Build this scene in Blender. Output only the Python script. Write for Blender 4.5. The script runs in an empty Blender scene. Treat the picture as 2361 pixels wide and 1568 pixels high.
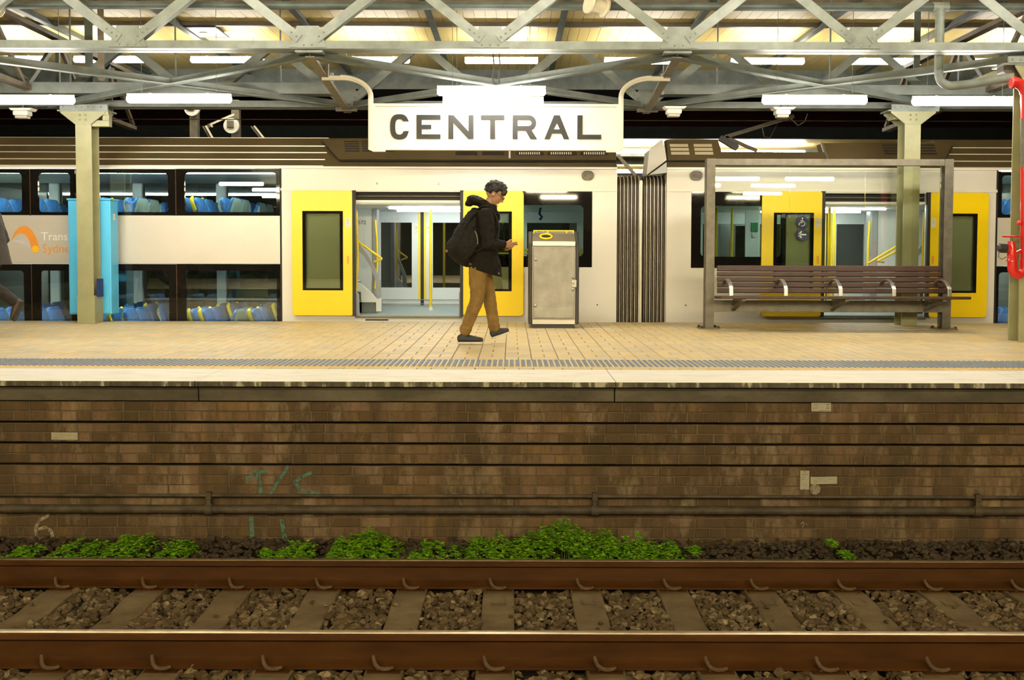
import bpy, bmesh, math, random
from math import sin, cos, pi, radians, tan, sqrt
from mathutils import Vector, Matrix, noise
from mathutils.geometry import tessellate_polygon

# ------------------------------------------------------------------ camera
SC = bpy.context.scene
COL = SC.collection
F_PX, PPX, PPY = 2300.0, 1180.5, 674.4        # focal length and principal point of the 2361 x 1568 photograph
CAM_Z = 0.986
ROT = Matrix.Rotation(radians(90 - 2.35), 3, 'X') @ Matrix.Rotation(radians(0.15), 3, 'Z')
cam_d = bpy.data.cameras.new('camera')
cam_d.sensor_width = 36.0
cam_d.lens = 36.0 * F_PX / 2361.0
cam_d.shift_y = -(784.0 - PPY) / 2361.0
cam_d.clip_start = 0.05
cam_d.clip_end = 200
cam = bpy.data.objects.new('camera', cam_d)
cam.matrix_world = Matrix.Translation((0, 0, CAM_Z)) @ ROT.to_4x4()
COL.objects.link(cam)
SC.camera = cam

# ------------------------------------------------------------------ night sky and exposure
W = bpy.data.worlds.new('night_sky')
SC.world = W
W.use_nodes = True
W.node_tree.nodes['Background'].inputs[0].default_value = (0.0016, 0.0013, 0.0010, 1)
W.node_tree.nodes['Background'].inputs[1].default_value = 1.0
SC.view_settings.view_transform = 'Standard'
SC.view_settings.look = 'None'
SC.view_settings.gamma = 1.0
SC.view_settings.use_curve_mapping = False
SC.view_settings.exposure = 1.5
SC.cycles.max_bounces = 7
SC.cycles.diffuse_bounces = 3
SC.cycles.glossy_bounces = 2
SC.cycles.use_adaptive_sampling = True
SC.cycles.adaptive_threshold = 0.04
SC.cycles.transmission_bounces = 4
SC.cycles.transparent_max_bounces = 14
SC.cycles.caustics_reflective = False
SC.cycles.caustics_refractive = False
SC.cycles.sample_clamp_indirect = 4.0
LAMP_POWER = 25.0          # emission of the fluorescent diffusers
LAMP_COL = (1.0, 0.93, 0.81, 1)
NEAR_POWER = 68.0
NEAR_COL = (1.0, 0.84, 0.52, 1)
TRAIN_POWER = 3.2
TRAIN_COL = (0.93, 1.0, 0.98, 1)

rnd = random.Random(7)

# ------------------------------------------------------------------ measuring helpers: photograph pixel -> metres at a known distance
def P(x, y, Y):
    d = ROT @ Vector(((x - PPX) / F_PX, -(y - PPY) / F_PX, -1.0))
    t = Y / d.y
    return d.x * t, CAM_Z + d.z * t
def PX(x, Y, y=580): return P(x, y, Y)[0]
def PZ(y, Y, x=1180): return P(x, y, Y)[1]
def S(Y): return F_PX / Y

# ------------------------------------------------------------------ mesh builder
class MB:
    def __init__(s): s.v = []; s.f = []
    def add(s, vs, fs):
        o = len(s.v)
        s.v += [tuple(p) for p in vs]
        s.f += [tuple(i + o for i in f) for f in fs]
        return s
    def box(s, x0, x1, y0, y1, z0, z1):
        if x0 > x1: x0, x1 = x1, x0
        if y0 > y1: y0, y1 = y1, y0
        if z0 > z1: z0, z1 = z1, z0
        return s.add([(x0,y0,z0),(x1,y0,z0),(x1,y1,z0),(x0,y1,z0),(x0,y0,z1),(x1,y0,z1),(x1,y1,z1),(x0,y1,z1)],
                     [(0,3,2,1),(4,5,6,7),(0,1,5,4),(1,2,6,5),(2,3,7,6),(3,0,4,7)])
    def beam(s, p0, p1, w, h, up=(0,0,1), ou=0.0, ov=0.0):
        """bar from p0 to p1: w across (perpendicular to up), h along up; ou, ov shift it sideways."""
        p0, p1 = Vector(p0), Vector(p1)
        t = (p1 - p0).normalized()
        side = t.cross(Vector(up)).normalized()
        u = side.cross(t).normalized()
        vs = []
        for p in (p0, p1):
            for a, b in ((-.5,-.5),(.5,-.5),(.5,.5),(-.5,.5)):
                vs.append(p + side * (a*w + ou) + u * (b*h + ov))
        return s.add(vs, [(0,1,2,3),(7,6,5,4),(0,4,5,1),(1,5,6,2),(2,6,7,3),(3,7,4,0)])
    def angle(s, p0, p1, leg, th, up=(0,0,1), flip=1, leg2=None):
        """L section: one leg along up, the other across."""
        leg2 = leg2 or leg
        s.beam(p0, p1, th, leg, up)
        s.beam(p0, p1, leg2, th, up, ou=flip*(leg2/2 - th/2), ov=-leg/2 + th/2)
        return s
    def tube(s, pts, r, n=10, cap=True):
        pts = [Vector(p) for p in pts]
        rs = r if isinstance(r, (list, tuple)) else [r]*len(pts)
        vs, fs = [], []
        prev = None
        for i, p in enumerate(pts):
            t = (pts[min(i+1, len(pts)-1)] - pts[max(i-1, 0)]).normalized()
            if prev is None:
                a = Vector((0,0,1)) if abs(t.z) < .9 else Vector((1,0,0))
                u = t.cross(a).normalized()
            else:
                u = (prev - t * prev.dot(t)).normalized()
            prev = u
            w = t.cross(u)
            for k in range(n):
                a = 2*pi*k/n
                vs.append(p + (u*cos(a) + w*sin(a)) * rs[i])
        for i in range(len(pts)-1):
            for k in range(n):
                k2 = (k+1) % n
                fs.append((i*n+k, i*n+k2, (i+1)*n+k2, (i+1)*n+k))
        if cap:
            fs.append(tuple(range(n))[::-1])
            fs.append(tuple(range((len(pts)-1)*n, len(pts)*n)))
        return s.add(vs, fs)
    def sweep(s, pts, w, h, up=(0, 1, 0)):
        """continuous rectangular bar along a bent path: h along up, w across."""
        pts = [Vector(p) for p in pts]; up = Vector(up)
        vs, fs = [], []
        for i, p in enumerate(pts):
            t = (pts[min(i+1, len(pts)-1)] - pts[max(i-1, 0)]).normalized()
            side = t.cross(up).normalized(); u = side.cross(t).normalized()
            for a, b in ((-.5,-.5),(.5,-.5),(.5,.5),(-.5,.5)): vs.append(p + side*a*w + u*b*h)
        for i in range(len(pts)-1):
            for k in range(4): fs.append((i*4+k, i*4+(k+1) % 4, (i+1)*4+(k+1) % 4, (i+1)*4+k))
        n = len(pts)*4
        fs += [(0, 1, 2, 3), (n-1, n-2, n-3, n-4)]
        return s.add(vs, fs)
    def cyl(s, p0, p1, r, r1=None, n=16): return s.tube([p0, p1], [r, r if r1 is None else r1], n)
    def dome(s, p, nrm, r, n=8):
        nrm = Vector(nrm).normalized(); p = Vector(p)
        return s.tube([p, p + nrm*r*.45, p + nrm*r*.75], [r, r*.8, r*.3], n)
    def prism(s, outer, y0, y1, holes=()):
        """plate in the XZ plane (list of (x, z)), thickness y0..y1, with holes."""
        loops = [list(outer)] + [list(h) for h in holes]
        tri = tessellate_polygon([[Vector((a, b, 0)) for a, b in l] for l in loops])
        flat = [p for l in loops for p in l]
        n = len(flat)
        vs = [(a, y0, b) for a, b in flat] + [(a, y1, b) for a, b in flat]
        fs = []
        for t in tri:
            t = list(t)
            a, b, c = [flat[i] for i in t]
            if (b[0]-a[0])*(c[1]-a[1]) - (b[1]-a[1])*(c[0]-a[0]) < 0: t = t[::-1]
            fs.append(tuple(t)); fs.append(tuple(i+n for i in t[::-1]))
        o = 0
        for li, l in enumerate(loops):
            area = sum(l[i][0]*l[(i+1) % len(l)][1] - l[(i+1) % len(l)][0]*l[i][1] for i in range(len(l)))
            ccw = area > 0
            if li: ccw = not ccw
            for i in range(len(l)):
                j = (i+1) % len(l)
                q = (o+i, o+i+n, o+j+n, o+j)
                fs.append(q[::-1] if not ccw else q)
            o += len(l)
        # outward orientation is fixed later
        return s.add(vs, fs)
    def extx(s, prof, x0, x1):
        """profile in YZ extruded along X."""
        n = len(prof)
        tri = tessellate_polygon([[Vector((a, b, 0)) for a, b in prof]])
        vs = [(x0, a, b) for a, b in prof] + [(x1, a, b) for a, b in prof]
        fs = [tuple(t) for t in tri] + [tuple(i+n for i in t) for t in tri]
        fs += [(i, (i+1) % n, (i+1) % n + n, i+n) for i in range(n)]
        return s.add(vs, fs)
    def build(s, name, mat, parent=None, smooth=None, bevel=0.0, fix=True, loc=None, rot=None):
        me = bpy.data.meshes.new(name)
        me.from_pydata(s.v, [], s.f)
        if fix:
            bm = bmesh.new(); bm.from_mesh(me)
            bmesh.ops.recalc_face_normals(bm, faces=bm.faces)
            bm.to_mesh(me); bm.free()
        if smooth is not None:
            me.shade_smooth(); me.set_sharp_from_angle(angle=smooth)
        return obj(name, me, mat, parent, bevel, loc, rot)

def obj(name, me, mat, parent=None, bevel=0.0, loc=None, rot=None):
    if mat is not None and not me.materials: me.materials.append(MAT[mat] if isinstance(mat, str) else mat)
    o = bpy.data.objects.new(name, me)
    COL.objects.link(o)
    if parent is not None: o.parent = parent
    if loc is not None: o.location = loc
    if rot is not None: o.rotation_euler = rot
    if bevel:
        m = o.modifiers.new('bevel', 'BEVEL'); m.width = bevel; m.segments = 2; m.limit_method = 'ANGLE'
    return o
def thing(name, label, cat, loc=(0,0,0), group=None, rot=None):
    o = bpy.data.objects.new(name, None); COL.objects.link(o)
    o.location = loc; o.empty_display_size = .1
    if rot: o.rotation_euler = rot
    return tag(o, label, cat, group)
def tag(o, label, cat, group=None, kind=None):
    o['label'] = label; o['category'] = cat
    if group: o['group'] = group
    if kind: o['kind'] = kind
    return o
def struct(o, label=None):
    o['kind'] = 'structure'
    if label: o['label'] = label
    return o
def copy_tree(o, parent=None):
    c = o.copy(); COL.objects.link(c)
    if parent is not None: c.parent = parent
    for ch in list(o.children): copy_tree(ch, c)
    return c
ORD = ['first','second','third','fourth','fifth','sixth','seventh','eighth','ninth','tenth','eleventh','twelfth','thirteenth','fourteenth','fifteenth','sixteenth']

def rr(x0, x1, z0, z1, r, n=5):
    """rounded rectangle in XZ."""
    if x0 > x1: x0, x1 = x1, x0
    if z0 > z1: z0, z1 = z1, z0
    out = []
    for cx, cz, a0 in ((x1-r, z1-r, 0), (x0+r, z1-r, 90), (x0+r, z0+r, 180), (x1-r, z0+r, 270)):
        for k in range(n+1):
            a = radians(a0 + 90*k/n)
            out.append((cx + r*cos(a), cz + r*sin(a)))
    return out
def rect(x0, x1, z0, z1):
    if x0 > x1: x0, x1 = x1, x0
    if z0 > z1: z0, z1 = z1, z0
    return [(x0,z0),(x1,z0),(x1,z1),(x0,z1)]
def circ(cx, cz, r, n=20, sx=1.0): return [(cx + r*sx*cos(2*pi*k/n), cz + r*sin(2*pi*k/n)) for k in range(n)]

_font_cache = {}
def text_mesh(name, txt, size, mat, parent, x, y, z, depth=0.004, flip=False, width=None):
    """flat lettering standing in the XZ plane, reading from -Y."""
    cu = bpy.data.curves.new(name, 'FONT'); cu.body = txt; cu.size = size; cu.extrude = depth/2; cu.resolution_u = 3
    t = bpy.data.objects.new(name, cu); COL.objects.link(t)
    dg = bpy.context.evaluated_depsgraph_get()
    me = bpy.data.meshes.new_from_object(t.evaluated_get(dg))
    bpy.data.objects.remove(t); bpy.data.curves.remove(cu)
    xs = [v.co.x for v in me.vertices]
    k = width / (max(xs) - min(xs)) if width else 1.0
    me.transform(Matrix.Translation((x, y, z)) @ Matrix.Rotation(pi if flip else 0, 4, 'Z') @ Matrix.Rotation(pi/2, 4, 'X') @ Matrix.Diagonal((k, 1, 1, 1)))
    me.materials.clear()
    return obj(name, me, mat, parent)

# ------------------------------------------------------------------ materials
MAT = {}
def nt(name):
    m = bpy.data.materials.new(name); m.use_nodes = True
    MAT[name] = m
    t = m.node_tree
    return m, t, t.nodes['Principled BSDF']
def N(t, typ, **kw):
    n = t.nodes.new(typ)
    for k, v in kw.items():
        if k in n.inputs: n.inputs[k].default_value = v
        else: setattr(n, k, v)
    return n
def ramp(t, fac, stops):
    r = t.nodes.new('ShaderNodeValToRGB')
    el = r.color_ramp.elements
    while len(el) < len(stops): el.new(.5)
    for e, (p, c) in zip(el, stops): e.position = p; e.color = (*c, 1)
    t.links.new(fac, r.inputs[0])
    return r.outputs[0]
def mixc(t, fac, a, b, mode='MIX'):
    n = t.nodes.new('ShaderNodeMix'); n.data_type = 'RGBA'; n.blend_type = mode
    for sock, v in ((n.inputs[0], fac), (n.inputs[6], a), (n.inputs[7], b)):
        if hasattr(v, 'is_linked'): t.links.new(v, sock)
        elif isinstance(v, (int, float)): sock.default_value = v
        else: sock.default_value = (*v, 1)
    return n.outputs[2]
def math_n(t, op, a, b=0.0):
    n = t.nodes.new('ShaderNodeMath'); n.operation = op
    for i, v in enumerate((a, b)):
        if hasattr(v, 'is_linked'): t.links.new(v, n.inputs[i])
        else: n.inputs[i].default_value = v
    return n.outputs[0]
def noise_n(t, scale, detail=4, vec=None, rough=.55, stretch=None):
    n = N(t, 'ShaderNodeTexNoise'); n.inputs['Scale'].default_value = scale; n.inputs['Detail'].default_value = detail; n.inputs['Roughness'].default_value = rough
    if vec is None:
        vec = t.nodes.new('ShaderNodeTexCoord').outputs['Object']
    if stretch:
        mp = t.nodes.new('ShaderNodeMapping'); mp.inputs['Scale'].default_value = stretch
        t.links.new(vec, mp.inputs[0]); vec = mp.outputs[0]
    t.links.new(vec, n.inputs['Vector'])
    return n.outputs[0]
def bump(t, b, fac, strength=.3, dist=.005):
    n = N(t, 'ShaderNodeBump'); n.inputs['Strength'].default_value = strength; n.inputs['Distance'].default_value = dist
    t.links.new(fac, n.inputs['Height']); t.links.new(n.outputs[0], b.inputs['Normal'])
def simple(name, col, rough=.5, metal=0.0, var=.12, scale=6.0, bmp=0.0, bscale=60, spec=None, coat=0.0):
    m, t, b = nt(name)
    b.inputs['Roughness'].default_value = rough; b.inputs['Metallic'].default_value = metal
    if spec is not None: b.inputs['Specular IOR Level'].default_value = spec
    if coat: b.inputs['Coat Weight'].default_value = coat; b.inputs['Coat Roughness'].default_value = .08
    if var:
        n = noise_n(t, scale)
        lo = tuple(c*(1-var) for c in col); hi = tuple(min(1, c*(1+var)) for c in col)
        t.links.new(ramp(t, n, [(.3, lo), (.7, hi)]), b.inputs['Base Color'])
    else:
        b.inputs['Base Color'].default_value = (*col, 1)
    if bmp: bump(t, b, noise_n(t, bscale, 3), bmp, .004)
    return m
def emit(name, col, power):
    m = bpy.data.materials.new(name); m.use_nodes = True; MAT[name] = m
    t = m.node_tree; t.nodes.clear()
    e = N(t, 'ShaderNodeEmission'); e.inputs[0].default_value = col; e.inputs[1].default_value = power
    o = N(t, 'ShaderNodeOutputMaterial'); t.links.new(e.outputs[0], o.inputs[0])
    return m
def glass(name, tint, reflect=1.45, rough=0.0, base=0.04):
    """thin sheet of glass: tinted transparency plus mirror reflection that grows at grazing angles."""
    m = bpy.data.materials.new(name); m.use_nodes = True; MAT[name] = m
    t = m.node_tree; t.nodes.clear()
    tr = N(t, 'ShaderNodeBsdfTransparent'); tr.inputs[0].default_value = (*tint, 1)
    gl = N(t, 'ShaderNodeBsdfGlossy'); gl.inputs[0].default_value = (1, 1, 1, 1); gl.inputs['Roughness'].default_value = rough
    fr = N(t, 'ShaderNodeFresnel'); fr.inputs[0].default_value = reflect
    fac = math_n(t, 'ADD', fr.outputs[0], base)
    mx = N(t, 'ShaderNodeMixShader'); t.links.new(fac, mx.inputs[0]); t.links.new(tr.outputs[0], mx.inputs[1]); t.links.new(gl.outputs[0], mx.inputs[2])
    o = N(t, 'ShaderNodeOutputMaterial'); t.links.new(mx.outputs[0], o.inputs[0])
    return m

simple('steel_teal', (.215, .245, .225), .45, .0, .25, 5)             # grey-green painted girders
simple('steel_teal_dark', (.075, .092, .08), .5, .0, .3, 5)
simple('steel_brown', (.10, .08, .055), .55, 0, .3, 5)
simple('column_paint', (.34, .335, .185), .42, 0, .1, 4)
simple('galvanised', (.15, .135, .10), .48, .35, .22, 9)
simple('sign_white', (.80, .78, .70), .35, 0, .03, 3)
simple('letter_black', (.018, .018, .016), .55, 0, .2, 8)
simple('lamp_housing', (.55, .52, .44), .4, 0, .05)
simple('cream_paint', (.76, .73, .66), .32, 0, .05, 1.2)
simple('train_cream', (.74, .71, .64), .3, 0, .06, .8)
simple('train_panel', (.66, .62, .55), .3, .15, .08, .7)
simple('train_yellow', (.93, .66, .003), .28, 0, .03, 1.5)
simple('yellow_rail', (.92, .66, .01), .3, 0, .03)
simple('train_black', (.010, .0085, .007), .03, 0, .3, 3, spec=.3)
simple('rubber', (.02, .02, .02), .6, 0, .2)
simple('roof_grey', (.098, .073, .036), .65, 0, .15, 1.5)
simple('roof_rib', (.62, .55, .40), .35, .2, .05)
simple('dark_slot', (.012, .011, .010), .7, 0, .2)
simple('interior_white', (.70, .74, .72), .4, 0, .03, 2)
simple('interior_grey', (.36, .37, .38), .4, 0, .06, 2)
simple('interior_floor', (.28, .33, .30), .5, 0, .15, 60)
simple('stair_tread', (.16, .20, .18), .6, 0, .3, 90)
simple('red_paint', (.62, .02, .015), .25, 0, .06, 6, coat=.3)
simple('chrome', (.46, .44, .39), .36, .95, .04)
simple('brass', (.6, .5, .3), .35, .8, .1)
simple('black_plastic', (.02, .018, .015), .45, 0, .2)
simple('cabinet_blue', (.10, .56, .98), .4, 0, .07, 2)
simple('notice_white', (.70, .68, .60), .5, 0, .1, 20)
simple('notice_print', (.10, .09, .08), .6, 0, .2)
simple('warn_yellow', (.9, .62, .02), .5, 0, .05)
simple('sign_blue', (.015, .03, .16), .4, 0, .05)
simple('sign_green', (.02, .22, .06), .4, 0, .05)
simple('logo_orange', (.85, .33, .05), .4, 0, .04)
simple('logo_yellow', (.95, .58, .02), .4, 0, .04)
simple('logo_lilac', (.62, .58, .62), .4, 0, .04)
simple('logo_white', (.86, .85, .80), .4, 0, .03)
simple('speaker_cream', (.66, .60, .44), .45, 0, .08)
simple('canopy_red', (.010, .0032, .0018), .6, 0, .3, 4)
simple('canopy_teal', (.006, .0072, .006), .6, 0, .3, 4)
simple('rust_pipe', (.06, .045, .028), .6, .1, .4, 9, bmp=.3)
for q_ in ('canopy_red', 'canopy_teal', 'roof_grey'): MAT[q_].node_tree.nodes['Principled BSDF'].inputs['Specular IOR Level'].default_value = .05
simple('far_concrete', (.16, .14, .10), .7, 0, .2, 3)
simple('skin', (.42, .215, .12), .5, 0, .06, 20)
simple('hair_black', (.012, .010, .008), .55, 0, .35, 60, bmp=.6, bscale=140)
simple('jacket_black', (.0085, .0065, .0045), .8, 0, .3, 14, bmp=.35, bscale=22, spec=.2)
simple('pack_black', (.0085, .0068, .0046), .75, 0, .35, 12, bmp=.3, bscale=40, spec=.25)
simple('pack_strap', (.02, .017, .012), .75, 0, .3, 30, spec=.2)
simple('khaki', (.215, .132, .042), .85, 0, .22, 9, bmp=.6, bscale=16, spec=.2)
simple('shoe_dark', (.02, .021, .024), .6, 0, .3, 30)
simple('shoe_sole', (.62, .58, .48), .55, 0, .1)
simple('suit_trousers', (.014, .010, .007), .8, 0, .25, 10)
simple('suit_dark', (.028, .022, .018), .75, 0, .25, 10, bmp=.3, bscale=20)
simple('shoe_brown', (.05, .035, .02), .5, 0, .2)
simple('phone_dark', (.03, .03, .03), .25, 0, 0)
simple('bin_steel', (.42, .40, .35), .38, .55, .15, 14)
simple('bin_hood', (.20, .17, .115), .45, .2, .12, 8)
simple('bag_film', (.33, .305, .25), .28, .0, .22, 5, bmp=.7, bscale=6, coat=.5)
emit('lamp_glow', LAMP_COL, LAMP_POWER)
emit('near_glow', NEAR_COL, NEAR_POWER)
emit('train_glow', TRAIN_COL, TRAIN_POWER * 4.2)
emit('deck_glow', TRAIN_COL, TRAIN_POWER * 9)
glass('train_glass', (.74, .82, .79), 1.5, 0.0, .07)
glass('door_glass', (.78, .82, .70), 1.5, 0.0, .05)
glass('far_glass', (.55, .60, .57), 1.5, 0.0, .14)
glass('screen_glass', (.95, .97, .94), 1.45, 0.0, .015)
glass('lens_glass', (.95, .95, .92), 1.5, 0.0, .05)

def m_wood():
    m, t, b = nt('bench_wood'); b.inputs['Roughness'].default_value = .42
    n = noise_n(t, 14, 6, stretch=(.6, 12, 12))
    t.links.new(ramp(t, n, [(.25, (.030, .013, .008)), (.55, (.058, .027, .017)), (.8, (.090, .046, .030))]), b.inputs['Base Color'])
    bump(t, b, n, .15, .002)
m_wood()
def m_brick():
    m, t, b = nt('brick_brown'); b.inputs['Roughness'].default_value = .85
    g = t.nodes.new('ShaderNodeNewGeometry'); oi = t.nodes.new('ShaderNodeObjectInfo')
    r = math_n(t, 'FRACT', math_n(t, 'ADD', g.outputs['Random Per Island'], oi.outputs['Random']))
    base = ramp(t, r, [(0, (.078, .048, .021)), (.35, (.112, .069, .031)), (.65, (.120, .072, .038)), (.85, (.150, .096, .055)), (1, (.135, .080, .027))])
    pos = g.outputs['Position']
    st = noise_n(t, 1.6, 5, pos, .65, (2.6, 1, .55))
    c = mixc(t, math_n(t, 'MULTIPLY', ramp(t, st, [(.38, (0, 0, 0)), (.58, (1, 1, 1))]), .8), base, (.050, .034, .017))
    st2 = noise_n(t, 2.1, 6, pos, .7, (2.2, 1, .8))
    c = mixc(t, math_n(t, 'MULTIPLY', ramp(t, st2, [(.52, (0, 0, 0)), (.68, (1, 1, 1))]), .6), c, (.24, .175, .105))
    sp = noise_n(t, 60, 4, pos)
    c = mixc(t, math_n(t, 'MULTIPLY', ramp(t, sp, [(.55, (0, 0, 0)), (.75, (1, 1, 1))]), .5), c, (.03, .021, .013))
    t.links.new(c, b.inputs['Base Color'])
    bump(t, b, noise_n(t, 45, 5, pos), .55, .006)
m_brick()
def m_pos(name, stops, scale, rough=.8, stretch=None, bmp=.4, bscale=50, detail=6):
    m, t, b = nt(name); b.inputs['Roughness'].default_value = rough
    pos = t.nodes.new('ShaderNodeNewGeometry').outputs['Position']
    t.links.new(ramp(t, noise_n(t, scale, detail, pos, .65, stretch), stops), b.inputs['Base Color'])
    if bmp: bump(t, b, noise_n(t, bscale, 4, pos), bmp, .004)
m_pos('mortar', [(.3, (.062, .042, .020)), (.7, (.115, .080, .043))], 5)
m_pos('beam_concrete', [(.25, (.040, .034, .022)), (.5, (.075, .062, .040)), (.75, (.12, .10, .068))], 2.2, stretch=(1, 1, 2))
m_pos('coping_white', [(.3, (.70, .66, .55)), (.5, (.82, .79, .70)), (.75, (.86, .84, .76))], 3.0, .6, (1, 3, 1), .2)
m_pos('coping_face', [(.38, (.05, .042, .028)), (.55, (.09, .078, .052)), (.62, (.30, .27, .18)), (.8, (.36, .32, .22))], 14, .8, (1, 1, .25))
m_pos('paver_joint', [(.3, (.20, .14, .075)), (.7, (.30, .22, .12))], 8)
m_pos('sleeper_concrete', [(.25, (.070, .047, .022)), (.55, (.125, .088, .045)), (.8, (.18, .135, .072))], 4.0, .85)
m_pos('trackbed', [(.3, (.020, .015, .009)), (.7, (.045, .034, .020))], 12)
m_pos('ceiling_board', [(.3, (.80, .64, .24)), (.7, (.88, .72, .31))], 1.3, .55, bmp=.05)
m_pos('track_clip', [(.3, (.055, .032, .015)), (.7, (.10, .062, .032))], 30)
for q_ in ('brick_brown', 'mortar', 'beam_concrete', 'coping_face', 'sleeper_concrete', 'trackbed', 'track_clip'): MAT[q_].node_tree.nodes['Principled BSDF'].inputs['Specular IOR Level'].default_value = .12
def m_paver():
    m, t, b = nt('paver'); b.inputs['Roughness'].default_value = .5
    g = t.nodes.new('ShaderNodeNewGeometry'); oi = t.nodes.new('ShaderNodeObjectInfo')
    r = math_n(t, 'FRACT', math_n(t, 'ADD', g.outputs['Random Per Island'], oi.outputs['Random']))
    base = ramp(t, r, [(0, (.54, .41, .19)), (.3, (.62, .48, .24)), (.55, (.56, .46, .26)), (.75, (.48, .40, .25)), (1, (.64, .46, .19))])
    n = noise_n(t, 1.1, 4, g.outputs['Position'], .6)
    c = mixc(t, math_n(t, 'MULTIPLY', ramp(t, n, [(.4, (0, 0, 0)), (.7, (1, 1, 1))]), .35), base, (.46, .40, .28))
    t.links.new(c, b.inputs['Base Color'])
    bump(t, b, noise_n(t, 90, 3, g.outputs['Position']), .2, .002)
m_paver()
def m_stone():
    m, t, b = nt('ballast_stone'); b.inputs['Roughness'].default_value = .9
    g = t.nodes.new('ShaderNodeNewGeometry')
    base = ramp(t, g.outputs['Random Per Island'], [(0, (.040, .025, .011)), (.4, (.080, .053, .025)), (.75, (.115, .080, .042)), (.93, (.16, .118, .066)), (1, (.22, .17, .10))])
    c = mixc(t, ramp(t, noise_n(t, 40, 4, g.outputs['Position']), [(.4, (0, 0, 0)), (.7, (1, 1, 1))]), base, (.055, .035, .015))
    t.links.new(c, b.inputs['Base Color'])
    bump(t, b, noise_n(t, 120, 3, g.outputs['Position']), .4, .003)
m_stone()
m_pos('ballast_dark', [(.3, (.022, .015, .009)), (.55, (.050, .036, .022)), (.8, (.085, .062, .040))], 24, .9, bmp=.5, bscale=120)
def m_rail():
    m, t, b = nt('rail_rust'); b.inputs['Roughness'].default_value = .6; b.inputs['Metallic'].default_value = .15
    pos = t.nodes.new('ShaderNodeNewGeometry').outputs['Position']
    t.links.new(ramp(t, noise_n(t, 3, 5, pos, .6, (1, 4, 4)), [(.3, (.034, .012, .0020)), (.55, (.050, .018, .0030)), (.8, (.064, .026, .006))]), b.inputs['Base Color'])
    bump(t, b, noise_n(t, 150, 3, pos), .15, .001)
m_rail()
for q_ in ('rail_rust', 'ballast_stone', 'ballast_dark', 'rust_pipe'): MAT[q_].node_tree.nodes['Principled BSDF'].inputs['Specular IOR Level'].default_value = .15
simple('steel_mid', (.105, .122, .112), .5, 0, .25, 5)
simple('rail_head', (.42, .34, .22), .3, .75, .15, 8)
def m_leaf():
    m, t, b = nt('leaf_green'); b.inputs['Roughness'].default_value = .5
    g = t.nodes.new('ShaderNodeNewGeometry')
    t.links.new(ramp(t, g.outputs['Random Per Island'], [(0, (.060, .17, .003)), (.5, (.11, .27, .005)), (.85, (.17, .36, .008)), (1, (.28, .40, .016))]), b.inputs['Base Color'])
    b.inputs['Subsurface Weight'].default_value = 0.0
m_leaf()
simple('stem_green', (.07, .11, .02), .6)
def m_seat():
    m, t, b = nt('seat_blue'); b.inputs['Roughness'].default_value = .7
    n = noise_n(t, 26, 2); n2 = noise_n(t, 5, 3)
    c = mixc(t, ramp(t, n, [(.62, (0, 0, 0)), (.66, (1, 1, 1))]), (.025, .105, .30), (.30, .34, .22))
    c = mixc(t, ramp(t, n2, [(.45, (0, 0, 0)), (.6, (1, 1, 1))]), c, (.035, .16, .42))
    t.links.new(c, b.inputs['Base Color'])
m_seat()
simple('seat_shell', (.30, .36, .30), .5, 0, .08)
def m_spray(name, col, dens):
    m, t, b = nt(name); b.inputs['Base Color'].default_value = (*col, 1); b.inputs['Roughness'].default_value = .8
    pos = t.nodes.new('ShaderNodeNewGeometry').outputs['Position']
    t.links.new(math_n(t, 'MULTIPLY', ramp(t, noise_n(t, 30, 5, pos, .7), [(.38, (0, 0, 0)), (.62, (1, 1, 1))]), dens), b.inputs['Alpha'])
m_spray('spray_teal', (.085, .19, .125), .75)
simple('plate_dirty', (.26, .225, .15), .6, 0, .15, 25)
m_spray('spray_white', (.36, .30, .20), .6)
def m_bellows():
    m, t, b = nt('bellows_metal'); b.inputs['Roughness'].default_value = .3; b.inputs['Metallic'].default_value = .3
    b.inputs['Base Color'].default_value = (.055, .038, .022, 1)
m_bellows()
simple('bellows_edge', (.70, .66, .55), .3, .3, .04)
simple('tactile_blue', (.16, .20, .27), .5, 0, .2, 12)
simple('tactile_yellow', (.80, .48, .06), .5, 0, .08)
def G(x, y, z=0.0):
    d = ROT @ Vector(((x - PPX) / F_PX, -(y - PPY) / F_PX, -1.0))
    t = (z - CAM_Z) / d.z
    return d.x * t, d.y * t

# ================================================================== PLATFORM
Y_EDGE = G(1180, 880)[1]
Y_COPE = G(1180, 852)[1]
Y_TAC0 = G(1180, 848)[1]
Y_TAC1 = Y_TAC0 + .60
Y_FAR = 14.05
XW = 9.0
floor = struct(MB().box(-XW, XW, Y_COPE, Y_FAR, -.5, -.008).build('floor', 'paver_joint'), 'platform paved in cream bricks laid in basketweave')
# coping slabs, painted white on top
xj = [PX(449, Y_EDGE, 880), PX(1420, Y_EDGE, 880)]
step = xj[1] - xj[0]
xs = [xj[0] - step*1.6, xj[0] - step*.98, xj[0], xj[1], xj[1] + step, xj[1] + step*1.6]
for a, b in zip(xs, xs[1:]):
    sl = MB().box(a + .003, b - .003, Y_EDGE + .002, Y_COPE - .004, -.004, .0).build('coping_slab', 'coping_white', floor)
    MB().box(a + .003, b - .003, Y_EDGE, Y_COPE - .004, -.042, -.004).build('slab_face', 'coping_face', sl)
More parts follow.
